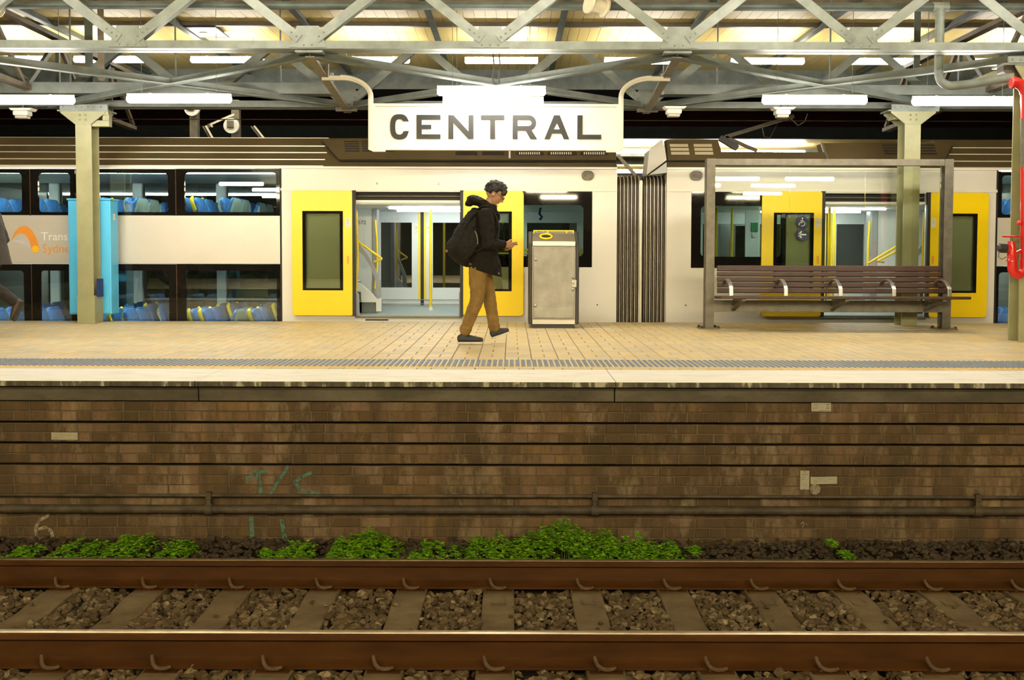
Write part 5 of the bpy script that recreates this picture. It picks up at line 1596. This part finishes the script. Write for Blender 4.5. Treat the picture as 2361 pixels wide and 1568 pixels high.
# yellow ring around the opening on the sloping hood
cxr, czr = bxx(1259), (bz(557) + bz(536))/2
n1 = Vector((0, -(bz(536) - bz(557)), .208)).normalized()
ring = []
for k in range(25):
    a = 2*pi*k/24
    ring.append((cxr + .075*cos(a), .096 + .062*sin(a)*.208/.236 - .008, czr + .062*sin(a)*(bz(536) - bz(557))/.236 + .008))
MB().tube(ring, .014, 8, cap=False).build('opening_ring', 'yellow_rail', bn2, smooth=.9)
fl = MB(); cc = [(p[0], p[1] - .001, p[2] - .004) for p in ring[:-1]]; fl.add(cc + [(cxr, .088, czr)], [(i, (i+1) % 24, 24) for i in range(24)])
fl.build('opening', 'dark_slot', bn2)
for (x, y) in ((1235, 599), (1322, 640), (1321, 667), (1234, 705)):
    MB().dome((bxx(x), -.002, bz(y)), (0, -1, 0), .02, 12).build('stud', 'chrome', bn2, smooth=.9)
MB().box(bxx(1318), bxx(1329), -.012, .02, bz(662), bz(645)).build('lock', 'bin_steel', bn2, bevel=.003)
MB().dome((bxx(1322), -.012, bz(653)), (0, -1, 0), .014, 10).build('lock_barrel', 'brass', bn2, smooth=.9)

# ================================================================== RED HYDRANT
Yh = 10.86
def hq(x, y, Y=Yh): X, Z = P(x, y, Y); return (X, Y, Z)
t = thing('hydrant', 'red painted fire hydrant standpipe with handwheel and black cap at the right edge', 'hydrant', (0, 0, 0))
xc = 2363
e0 = hq(2338, 190)
arc = [hq(2338, 190)] + [hq(2338 + 26*sin(a), 190 + 26*(1 - cos(a))) for a in [radians(q) for q in range(15, 91, 15)]]
MB().tube(arc, .057, 16).build('elbow', 'red_paint', t, smooth=.7)
MB().tube([hq(2339, 190.5), hq(2332, 190)], .064, 16).build('flange', 'red_paint', t, smooth=.7)
MB().tube([hq(xc, 210), hq(xc, 615)], .045, 16).build('riser', 'red_paint', t, smooth=.7)
MB().tube([hq(xc, 274), hq(xc, 385)], .047, 16).build('tag_plate', 'galvanised', t, smooth=.7)
ub = [hq(xc, 600)] + [hq(xc - 14.5 + 14.5*cos(a), 617 + 16*sin(a)) for a in [radians(q) for q in range(0, 181, 15)]] + [hq(xc - 29, 603)]
MB().tube(ub, .05, 16).build('bend', 'red_paint', t, smooth=.7)
vx = xc - 30
MB().tube([hq(vx, 603), hq(vx, 600), hq(vx, 596), hq(vx - 1, 570), hq(vx - 1, 556)], [.058, .058, .05, .045, .036], 16).build('valve_body', 'red_paint', t, smooth=.7)
MB().tube([hq(vx - 4, 572), hq(vx - 14, 573)], .046, 14).build('outlet', 'red_paint', t, smooth=.7)
MB().tube([hq(vx - 13, 573), hq(vx - 28, 572)], [.052, .052], 14).build('outlet_cap', 'black_plastic', t, smooth=.7)
MB().tube([hq(vx - 28, 572), hq(vx - 33, 572)], [.04, .03], 14).build('outlet_cap', 'black_plastic', t, smooth=.7)
MB().tube([hq(vx - 1, 557), hq(vx - 1, 545)], .013, 10).build('spindle', 'galvanised', t, smooth=.7)
hwx, hwz = hq(vx - 1, 545)[0], hq(vx - 1, 545)[2]
MB().tube([(hwx + .082*cos(2*pi*k/20), Yh + .082*sin(2*pi*k/20), hwz) for k in range(21)], .011, 8, cap=False).build('handwheel', 'red_paint', t, smooth=.9)
for k in range(4):
    a = pi/4 + k*pi/2
    MB().tube([(hwx, Yh, hwz), (hwx + .08*cos(a), Yh + .08*sin(a), hwz)], .009, 6).build('wheel_spoke', 'red_paint', t)
MB().tube([hq(vx + 8, 583), hq(xc + 2, 572)], .012, 8).build('tie_rod', 'red_paint', t, smooth=.7)
MB().tube([hq(vx - 10, 591), hq(xc + 2, 577)], .012, 8).build('tie_rod', 'red_paint', t, smooth=.7)
MB().tube([hq(vx - 28, 578), hq(vx - 31, 592), hq(vx - 24, 598), hq(vx - 12, 592)], .005, 6).build('cap_chain', 'galvanised', t)
MB().dome(hq(2350, 514), (-1, -.3, 0), .03, 10).build('bolt_head', 'red_paint', t, smooth=.9)
# ================================================================== PEOPLE
def loft(mb, pts, rad, side=(0, 1, 0), n=16):
    """closed tapering limb: pts centres, rad [(a across, b deep)]."""
    pts = [Vector(p) for p in pts]; side = Vector(side)
    t0 = (pts[1] - pts[0]).normalized(); t1 = (pts[-1] - pts[-2]).normalized()
    a0 = min(rad[0]); a1 = min(rad[-1])
    P_ = [pts[0] - t0*a0*.55, pts[0] - t0*a0*.3] + pts + [pts[-1] + t1*a1*.3, pts[-1] + t1*a1*.55]
    R_ = [(rad[0][0]*.45, rad[0][1]*.45), (rad[0][0]*.85, rad[0][1]*.85)] + list(rad) + [(rad[-1][0]*.85, rad[-1][1]*.85), (rad[-1][0]*.45, rad[-1][1]*.45)]
    vs, fs = [], []
    for i, p in enumerate(P_):
        t = (P_[min(i+1, len(P_)-1)] - P_[max(i-1, 0)]).normalized()
        s = side - t*side.dot(t)
        if s.length < 1e-3: s = Vector((1, 0, 0)) - t*t.x
        s.normalize(); u = t.cross(s)
        for k in range(n):
            a = 2*pi*k/n
            vs.append(p + s*R_[i][0]*cos(a) + u*R_[i][1]*sin(a))
    for i in range(len(P_)-1):
        for k in range(n):
            k2 = (k+1) % n
            fs.append((i*n+k, i*n+k2, (i+1)*n+k2, (i+1)*n+k))
    fs.append(tuple(range(n))); fs.append(tuple(range((len(P_)-1)*n, len(P_)*n)))
    return mb.add(vs, fs)
def ell(mb, c, rx, ry, rz, M=None, nu=14, nv=8):
    M = M or Matrix.Identity(3); c = Vector(c)
    vs = [c + M @ Vector((0, 0, -rz))]
    for j in range(1, nv):
        b = -pi/2 + pi*j/nv
        for i in range(nu):
            a = 2*pi*i/nu
            vs.append(c + M @ Vector((rx*cos(b)*cos(a), ry*cos(b)*sin(a), rz*sin(b))))
    vs.append(c + M @ Vector((0, 0, rz)))
    fs = []
    for i in range(nu): fs.append((0, 1 + (i+1) % nu, 1 + i))
    for j in range(nv-2):
        for i in range(nu):
            a, b = 1 + j*nu + i, 1 + j*nu + (i+1) % nu
            fs.append((a, b, b+nu, a+nu))
    L = len(vs) - 1
    for i in range(nu): fs.append((L, 1 + (nv-2)*nu + i, 1 + (nv-2)*nu + (i+1) % nu))
    return mb.add(vs, fs)
def organic(name, mb, mat, parent, voxel=.01, smooth=5, disp=None, cut=None):
    o = mb.build(name, mat, parent)
    r = o.modifiers.new('skin', 'REMESH'); r.mode = 'VOXEL'; r.voxel_size = voxel; r.use_smooth_shade = True
    if smooth:
        s = o.modifiers.new('soften', 'SMOOTH'); s.factor = .5; s.iterations = smooth
    if disp:
        tx_ = bpy.data.textures.new(name + '_folds', 'CLOUDS'); tx_.noise_scale = disp[0]; tx_.noise_depth = 2
        d = o.modifiers.new('folds', 'DISPLACE'); d.texture = tx_; d.strength = disp[1]; d.mid_level = .5; d.texture_coords = 'LOCAL'
    if cut:                                                  # a clean hem
        dg = bpy.context.evaluated_depsgraph_get()
        me = bpy.data.meshes.new_from_object(o.evaluated_get(dg))
        o.modifiers.clear()
        bm = bmesh.new(); bm.from_mesh(me)
        for p_, n_ in cut:
            r_ = bmesh.ops.bisect_plane(bm, geom=bm.verts[:] + bm.edges[:] + bm.faces[:], plane_co=p_, plane_no=n_, clear_outer=True)
            bmesh.ops.holes_fill(bm, edges=[e for e in bm.edges if e.is_boundary], sides=0)
        bm.to_mesh(me); bm.free(); me.shade_smooth(); me.set_sharp_from_angle(angle=1.0)
        o.data = me
    return o
def hand(mb, w, d, s, n, curl=.5, spread=1.0):
    w, d, s, n = Vector(w), Vector(d).normalized(), Vector(s).normalized(), Vector(n).normalized()
    loft(mb, [w - d*.02, w + d*.02, w + d*.055, w + d*.088], [(.027, .020), (.034, .019), (.041, .017), (.040, .013)], side=s, n=12)
    for i, L in enumerate((.072, .080, .074, .058)):
        p = w + d*.084 + s*(.031 - .0205*i)*spread
        dd = d.copy(); pts = [p - d*.012]; rr_ = [(.0095, .0095)]
        for k, f in enumerate((.45, .32, .23)):
            c = curl*(.5 + .5*k)
            dd = (dd*cos(c) + n*sin(c)).normalized()
            p = p + dd*L*f; pts.append(p); rr_.append((.009 - .0008*k, .009 - .0008*k))
        loft(mb, pts, rr_, side=s, n=8)
    p = w + d*.028 + s*.034
    t = (d*.62 + s*.62 + n*.35).normalized(); q = p + t*.036; t2 = (d*.85 + s*.15 + n*.45).normalized()
    loft(mb, [p - t*.012, p, q, q + t2*.03], [(.013, .013), (.012, .012), (.0105, .0105), (.009, .008)], side=n, n=8)
def head(mb, c, pitch, k=1.0):
    """head with brow, nose, lips, chin and ears; returns its frame."""
    c = Vector(c)
    M = Matrix.Rotation(pitch, 3, 'Y')             # x forward, y across, z up
    q = lambda a, b, d: c + M @ Vector((a, b, d))*k
    ell(mb, q(-.012, 0, .022), .098*k, .076*k, .092*k, M, 18, 12)
    loft(mb, [q(.035, 0, .045), q(.045, 0, 0), q(.048, 0, -.045), q(.045, 0, -.088)], [(.066*k, .055*k), (.064*k, .052*k), (.054*k, .044*k), (.034*k, .030*k)], side=(0, 1, 0))
    loft(mb, [q(-.03, 0, -.03), q(.02, 0, -.07), q(.055, 0, -.097)], [(.062*k, .04*k), (.055*k, .03*k), (.026*k, .022*k)])      # jaw
    loft(mb, [q(.088, 0, .022), q(.103, 0, -.005), q(.116, 0, -.026), q(.098, 0, -.036)], [(.010*k, .010*k), (.011*k, .011*k), (.016*k, .013*k), (.014*k, .010*k)])   # nose
    loft(mb, [q(.082, -.045, .030), q(.092, -.02, .033), q(.092, .02, .033), q(.082, .045, .030)], [(.009*k, .009*k)]*4, side=(0, 0, 1), n=8)   # brow
    for zz in (-.056, -.067): loft(mb, [q(.080, -.020, zz), q(.092, 0, zz + .001), q(.080, .020, zz)], [(.006*k, .006*k)]*3, side=(0, 0, 1), n=8)   # lips
    ell(mb, q(.083, 0, -.100), .018*k, .022*k, .016*k, M)
    for s in (-1, 1):
        E = M @ Matrix.Rotation(s*.35, 3, 'Z')
        ell(mb, q(-.012, s*.078, -.008), .020*k, .008*k, .033*k, E)
        ell(mb, q(-.012, s*.080, .012), .020*k, .009*k, .016*k, E)
        ell(mb, q(.078, s*.031, .008), .013*k, .015*k, .010*k, M)          # eyelids
    return M, q
def shoe(parent, ankle, toe, heel, mat, sole, y):
    ankle, toe, heel = Vector((ankle[0], y, ankle[1])), Vector((toe[0], y, toe[1])), Vector((heel[0], y, heel[1]))
    d = (toe - heel).normalized(); up = Vector((0, 1, 0)).cross(d) * -1
    if up.z < 0 and abs(d.x) > .4: up = -up
    m = MB()
    L = (toe - heel).length
    loft(m, [heel + d*.02 + up*.05, heel + d*.07 + up*.055, heel + d*L*.5 + up*.046, heel + d*L*.75 + up*.040, heel + d*(L - .022) + up*.036], [(.034, .042), (.039, .050), (.043, .044), (.046, .033), (.036, .026)])
    loft(m, [heel + d*.055 + up*.06, ankle + (ankle - heel).normalized()*.0], [(.036, .042), (.036, .040)])
    o = organic('shoe', m, mat, parent, .006, 4)
    m = MB()
    w = [(.004, .022), (.02, .034), (.3*L, .035), (.55*L, .040), (.78*L, .044), (.92*L, .034), (L - .006, .016)]
    vs = []
    for a, b in w: vs += [heel + d*a + Vector((0, -b, 0)), heel + d*a + Vector((0, b, 0)), heel + d*a + Vector((0, b, 0)) + up*.019, heel + d*a + Vector((0, -b, 0)) + up*.019]
    fs = [(0, 1, 2, 3)]
    for i in range(len(w)-1):
        for k in range(4): fs.append((i*4+k, i*4+(k+1) % 4, (i+1)*4+(k+1) % 4, (i+1)*4+k))
    fs.append(tuple(len(w)*4 - 4 + k for k in range(4)))
    m.add(vs, fs).build('sole', sole, o, bevel=.004)
    return o

# ------------------------------------------------------------------ walking man
MY = 10.66
mx = PX(1103, MY, 790)
man = thing('person', 'person in black hooded jacket and khaki trousers walking right while looking at a phone', 'person', (mx, MY, 0))
HIP = {-1: (.005, -.095, .86), 1: (.01, .095, .86)}
KNEE = {-1: (-.010, -.10, .480), 1: (.112, .085, .500)}
ANK = {-1: (-.150, -.10, .110), 1: (.178, .08, .125)}
HC = (.172, 0, 1.600)
PITCH = radians(33)
b = MB()
M, hq_ = head(b, HC, PITCH)
loft(b, [(.07, 0, 1.40), (.10, 0, 1.47), (.15, 0, 1.55)], [(.075, .07), (.058, .056), (.058, .058)])
loft(b, [(.02, 0, .86), (.03, 0, 1.0), (.06, 0, 1.2), (.075, 0, 1.36), (.075, 0, 1.40)], [(.15, .10), (.14, .095), (.16, .105), (.17, .09), (.12, .07)])
WR = {-1: Vector((.268, -.095, 1.060)), 1: Vector((.262, .10, 1.035))}
ELB = {-1: Vector((.120, -.265, 1.060)), 1: Vector((.11, .26, 1.05))}
SHO = {-1: Vector((.080, -.185, 1.375)), 1: Vector((.085, .185, 1.375))}
for s in (-1, 1):
    loft(b, [SHO[s], ELB[s], WR[s]], [(.052, .052), (.040, .040), (.027, .024)])
    loft(b, [HIP[s], KNEE[s], ANK[s]], [(.085, .085), (.055, .055), (.036, .040)])
fd = Vector((1, .42, -.03))
hand(b, WR[-1], fd, Vector((.35, -.5, .6)), Vector((-.1, .75, .35)), .32)
hand(b, WR[1], Vector((1, -.62, .02)), Vector((.3, .4, .7)), Vector((-.1, -.75, .30)), .45)
organic('body', b, 'skin', man, .0048, 3)
# hair: tousled short hair
h = MB(); r7 = random.Random(11)
cnt = 0
while cnt < 150:
    v = Vector((r7.gauss(0, 1), r7.gauss(0, 1), r7.gauss(0, 1))).normalized()
    if v.x > .45 and v.z < .42: continue
    if v.z < -.45 or (v.z < -.05 and v.x > -.15): continue
    if v.z < .12 and v.x > .1: continue
    R = Vector((-.014, 0, .026)) + Vector((v.x*.103, v.y*.082, v.z*.099))
    rr_ = r7.uniform(.014, .026) * (1.0 if v.z > .2 else .75)
    ell(h, hq_(*R), rr_*1.25, rr_, rr_*.85, Matrix.Rotation(r7.uniform(0, 3), 3, 'Z') @ Matrix.Rotation(r7.uniform(-.8, .8), 3, 'Y'), 8, 6); cnt += 1
for k in range(22):                                                      # fringe
    ell(h, hq_(.078 + r7.uniform(-.012, .012), r7.uniform(-.06, .06), .070 + r7.uniform(-.02, .018)), .022, .016, .026, Matrix.Rotation(r7.uniform(-.6, .6), 3, 'Y'), 8, 6)
for k in range(16): ell(h, hq_(.02 + r7.uniform(-.05, .05), r7.uniform(-.04, .04), .118 + r7.uniform(-.008, .012)), .026, .02, .02, Matrix.Rotation(r7.uniform(-.6, .6), 3, 'Y'), 8, 6)
ell(h, hq_(-.020, 0, .035), .092, .079, .090, M, 18, 12)
organic('hair', h, 'hair_black', man, .006, 1, (.02, .012))
# spectacles
g = bpy.data.objects.new('spectacles', None); COL.objects.link(g); g.parent = man
for s in (-1, 1):
    ring = [hq_(.112, s*.033 + .026*cos(2*pi*k/18), .004 + .019*sin(2*pi*k/18)) for k in range(19)]
    MB().tube(ring, .0022, 6, cap=False).build('rim', 'black_plastic', g)
    MB().add([hq_(.112, s*.033 + .025*cos(2*pi*k/18), .004 + .018*sin(2*pi*k/18)) for k in range(18)], [tuple(range(18))]).build('lens', 'lens_glass', g)
    MB().tube([hq_(.112, s*.059, .010), hq_(.06, s*.082, .012), hq_(-.01, s*.088, .016)], .0026, 6).build('temple', 'black_plastic', g)
MB().tube([hq_(.113, -.008, .008), hq_(.116, 0, .011), hq_(.113, .008, .008)], .002, 6).build('bridge', 'black_plastic', g)
MB().tube([hq_(-.002, -.090, -.028), hq_(.004, -.092, -.06), Vector((.15, -.08, 1.47)), Vector((.16, -.10, 1.36))], .0018, 5).build('earphone_cord', 'black_plastic', man)
ell(MB(), (0, 0, 0), .008, .008, .008).build('earphone', 'notice_white', man, loc=hq_(-.004, -.086, -.016))
# jacket
j = MB()
loft(j, [(.085, 0, 1.435), (.080, 0, 1.385), (.082, 0, 1.30), (.080, 0, 1.18), (.068, 0, 1.06), (.055, 0, .95), (.052, 0, .86), (.056, 0, .775), (.058, 0, .68)],
     [(.105, .085), (.195, .112), (.215, .135), (.212, .142), (.205, .145), (.205, .160), (.212, .184), (.21, .192), (.205, .195)], n=24)
loft(j, [(.15, -.02, .95), (.175, -.03, .80), (.185, -.03, .69)], [(.13, .05), (.13, .045), (.13, .04)])             # front skirt hanging lower
loft(j, [(-.05, 0, .95), (-.11, 0, .85), (-.135, 0, .76)], [(.14, .045), (.13, .035), (.12, .03)])                    # tail at the back
for s in (-1, 1):
    loft(j, [SHO[s] + Vector((-.005, -s*.02, .012)), SHO[s].lerp(ELB[s], .5) + Vector((.004, 0, 0)), ELB[s] + Vector((-.008, 0, -.012)), ELB[s].lerp(WR[s], .55), WR[s] + (ELB[s]-WR[s]).normalized()*.01],
         [(.085, .085), (.080, .080), (.072, .070), (.062, .060), (.048, .046)])
loft(j, [(.10, 0, 1.40), (.135, 0, 1.46)], [(.11, .09), (.085, .075)])
loft(j, [(.17, -.03, 1.42), (.205, -.02, 1.385), (.215, -.02, 1.33)], [(.06, .028), (.055, .024), (.04, .02)])      # open collar edge
organic('jacket', j, 'jacket_black', man, .009, 3, (.055, .026), cut=[(Vector((.21, 0, .722)), Vector((-.30, 0, -.95)))])
for (a, b_) in ((.205, .80), (.222, .755)): MB().dome((a - .005, -.12, b_), (.4, -1, 0), .008).build('button', 'brass', man)
h = MB()
ell(h, (-.035, 0, 1.528), .095, .115, .052, Matrix.Rotation(radians(18), 3, 'Y'))
ell(h, (-.095, 0, 1.505), .055, .08, .040, Matrix.Rotation(radians(-25), 3, 'Y'))
ell(h, (.03, 0, 1.50), .085, .12, .050, Matrix.Rotation(radians(38), 3, 'Y'))
loft(h, [(.04, -.085, 1.50), (.10, -.10, 1.46), (.15, -.085, 1.405)], [(.035, .045), (.032, .045), (.025, .035)])
loft(h, [(.04, .085, 1.50), (.10, .10, 1.46), (.15, .085, 1.405)], [(.035, .045), (.032, .045), (.025, .035)])
organic('hood', h, 'jacket_black', man, .008, 3, (.05, .022))
# trousers
t_ = MB()
loft(t_, [(.03, 0, .96), (.022, 0, .88), (.010, 0, .82)], [(.155, .105), (.165, .115), (.16, .115)], n=20)
for s in (-1, 1):
    H_, K_, A_ = Vector(HIP[s]), Vector(KNEE[s]), Vector(ANK[s])
    loft(t_, [H_ + Vector((0, 0, -.01)), H_.lerp(K_, .4), H_.lerp(K_, .8), K_, K_.lerp(A_, .35), K_.lerp(A_, .75), A_ + Vector((-.008*s, 0, .035))],
         [(.096, .108), (.090, .100), (.076, .082), (.069, .075), (.063, .068), (.055, .059), (.053, .058)])
    for q, rr_ in ((-.005, .060), (.028, .066), (.055, .060), (.085, .063)):
        c_ = A_ + (K_ - A_).normalized()*(.035 + q)
        loft(t_, [c_ - (K_ - A_).normalized()*.008, c_ + (K_ - A_).normalized()*.008], [(rr_*.95, rr_)]*2)
organic('trousers', t_, 'khaki', man, .007, 4, (.07, .016))
shoe(man, (-.150, .10), (.062, .012), (-.222, .008), 'shoe_dark', 'shoe_sole', -.10)
shoe(man, (.165, .125), (.345, .112), (.140, .040), 'shoe_dark', 'shoe_sole', .08)
# phone
ph = MB().box(-.072, .072, -.036, .036, -.0045, .0045).build('smartphone', 'phone_dark', None, bevel=.003, loc=(mx + .345, MY - .01, 1.068), rot=(radians(8), radians(4), radians(3)))
tag(ph, 'slim dark smartphone held out by the walking man', 'phone')
# backpack
bp = thing('backpack', 'bulging black backpack worn by the walking man', 'backpack', (mx, MY, 0))
k_ = MB()
loft(k_, [(-.02, 0, 1.40), (-.055, 0, 1.30), (-.10, 0, 1.16), (-.135, 0, 1.03), (-.12, 0, .93), (-.09, 0, .90)], [(.13, .075), (.165, .115), (.18, .165), (.185, .185), (.17, .15), (.13, .10)], n=24)
ell(k_, (-.205, 0, 1.02), .145, .155, .135, Matrix.Rotation(radians(15), 3, 'Y'), 20, 12)
ell(k_, (-.11, -.155, 1.03), .10, .055, .13, Matrix.Rotation(radians(20), 3, 'Y'))
ell(k_, (-.02, 0, .96), .11, .15, .10)
organic('pack_body', k_, 'pack_black', bp, .008, 2, (.04, .024))
lid = MB(); loft(lid, [(.01, 0, 1.42), (-.06, 0, 1.36), (-.13, 0, 1.25), (-.19, 0, 1.15)], [(.15, .03), (.175, .04), (.175, .035), (.15, .02)])
organic('top_flap', lid, 'pack_black', bp, .009, 3, (.05, .012))
pk = MB(); ell(pk, (-.055, -.185, 1.08), .075, .03, .12, Matrix.Rotation(radians(18), 3, 'Y')); organic('side_pocket', pk, 'pack_black', bp, .007, 2, (.04, .014))
for s in (-1, 1):
    pts = [(-.01, s*.11, 1.43), (.05, s*.125, 1.462), (.11, s*.135, 1.452), (.165, s*.145, 1.40), (.205, s*.155, 1.30), (.215, s*.17, 1.20), (.16, s*.215, 1.09), (.06, s*.225, 1.02), (-.03, s*.20, .98)]
    q_ = []
    for i_ in range(len(pts) - 1):                            # smooth the strap path
        p0_, p1_, p2_, p3_ = [Vector(pts[max(0, min(len(pts)-1, i_ + k))]) for k in (-1, 0, 1, 2)]
        for u_ in (0, .25, .5, .75): q_.append(.5*((2*p1_) + (p2_ - p0_)*u_ + (2*p0_ - 5*p1_ + 4*p2_ - p3_)*u_*u_ + (3*p1_ - p0_ - 3*p2_ + p3_)*u_**3))
    m = MB(); loft(m, q_, [(.030, .009)]*len(q_), side=(0, 1, 0), n=10)
    m.build('shoulder_strap', 'pack_strap', bp, smooth=.9)
MB().tube([(-.03, -.195, 1.20), (-.012, -.222, 1.16), (.0, -.222, 1.10), (-.004, -.21, 1.06)], .007, 6).build('strap_buckle', 'bin_hood', bp, smooth=.9)
ell(MB(), (0, 0, 0), .016, .012, .016).build('toggle', 'khaki', bp, loc=(-.335, -.06, .99))

# ------------------------------------------------------------------ person leaving at the left edge
LY = 11.5
lx_ = PX(-26, LY, 760)
lp = thing('person', 'person in long dark coat striding out of the picture at the left edge', 'person', (lx_, LY, 0), rot=(0, 0, pi))
HIP = {-1: (-.02, -.095, .88), 1: (.0, .095, .88)}
KNEE = {-1: (.12, -.10, .50), 1: (-.125, .09, .555)}
ANK = {-1: (.20, -.10, .10), 1: (-.375, .09, .375)}
SHO = {-1: Vector((.02, -.19, 1.39)), 1: Vector((.02, .19, 1.39))}
ELB = {-1: Vector((-.06, -.25, 1.11)), 1: Vector((.02, .25, 1.11))}
WR = {-1: Vector((.08, -.25, .90)), 1: Vector((.16, .24, .93))}
b = MB()
M, hq_ = head(b, (.05, 0, 1.62), radians(6))
loft(b, [(.0, 0, 1.40), (.015, 0, 1.48), (.035, 0, 1.56)], [(.075, .07), (.058, .056), (.056, .058)])
loft(b, [(-.01, 0, .86), (-.01, 0, 1.0), (.0, 0, 1.2), (.01, 0, 1.38)], [(.15, .10), (.14, .095), (.16, .105), (.15, .08)])
for s in (-1, 1):
    loft(b, [SHO[s], ELB[s], WR[s]], [(.052, .052), (.040, .040), (.027, .024)])
    loft(b, [HIP[s], KNEE[s], ANK[s]], [(.085, .085), (.055, .055), (.036, .040)])
    hand(b, WR[s], Vector((.25, 0, -1)), Vector((1, 0, .2)), Vector((0, -s, 0)), .35)
organic('body', b, 'skin', lp, .0055, 3)
h = MB(); ell(h, hq_(-.018, 0, .04), .096, .083, .088, M, 18, 12)
for k in range(60):
    v = Vector((r7.gauss(-.3, 1), r7.gauss(0, 1), r7.gauss(.3, 1))).normalized()
    if v.x > .3 and v.z < .5: continue
    if v.z < -.4: continue
    ell(h, hq_(-.018 + v.x*.095, v.y*.082, .03 + v.z*.092), .02, .016, .018, None, 8, 6)
organic('hair', h, 'hair_black', lp, .008, 1)
j = MB()
loft(j, [(.0, 0, 1.44), (.0, 0, 1.39), (-.01, 0, 1.28), (-.025, 0, 1.12), (-.035, 0, 1.0), (-.04, 0, .90), (-.045, 0, .835), (-.045, 0, .76)],
     [(.10, .08), (.20, .115), (.215, .150), (.21, .165), (.205, .180), (.215, .20), (.22, .215), (.22, .22)], n=24)
for s in (-1, 1): loft(j, [SHO[s], ELB[s], WR[s]], [(.082, .082), (.070, .070), (.050, .050)])
organic('coat', j, 'suit_dark', lp, .011, 3, (.09, .02), cut=[(Vector((0, 0, .822)), Vector((0, 0, -1)))])
t_ = MB()
loft(t_, [(-.01, 0, .95), (-.01, 0, .84)], [(.16, .12), (.16, .12)])
for s in (-1, 1):
    H_, K_, A_ = Vector(HIP[s]), Vector(KNEE[s]), Vector(ANK[s])
    loft(t_, [H_, H_.lerp(K_, .5), K_, K_.lerp(A_, .5), A_ + (K_ - A_).normalized()*.02], [(.098, .108), (.085, .092), (.074, .078), (.070, .072), (.058, .060)])
organic('trousers', t_, 'suit_trousers', lp, .011, 3, (.06, .018))
shoe(lp, (.20, .09), (.42, .012), (.13, .008), 'shoe_brown', 'rubber', -.10)
shoe(lp, (-.385, .365), (-.345, .165), (-.455, .405), 'shoe_brown', 'rubber', .09)
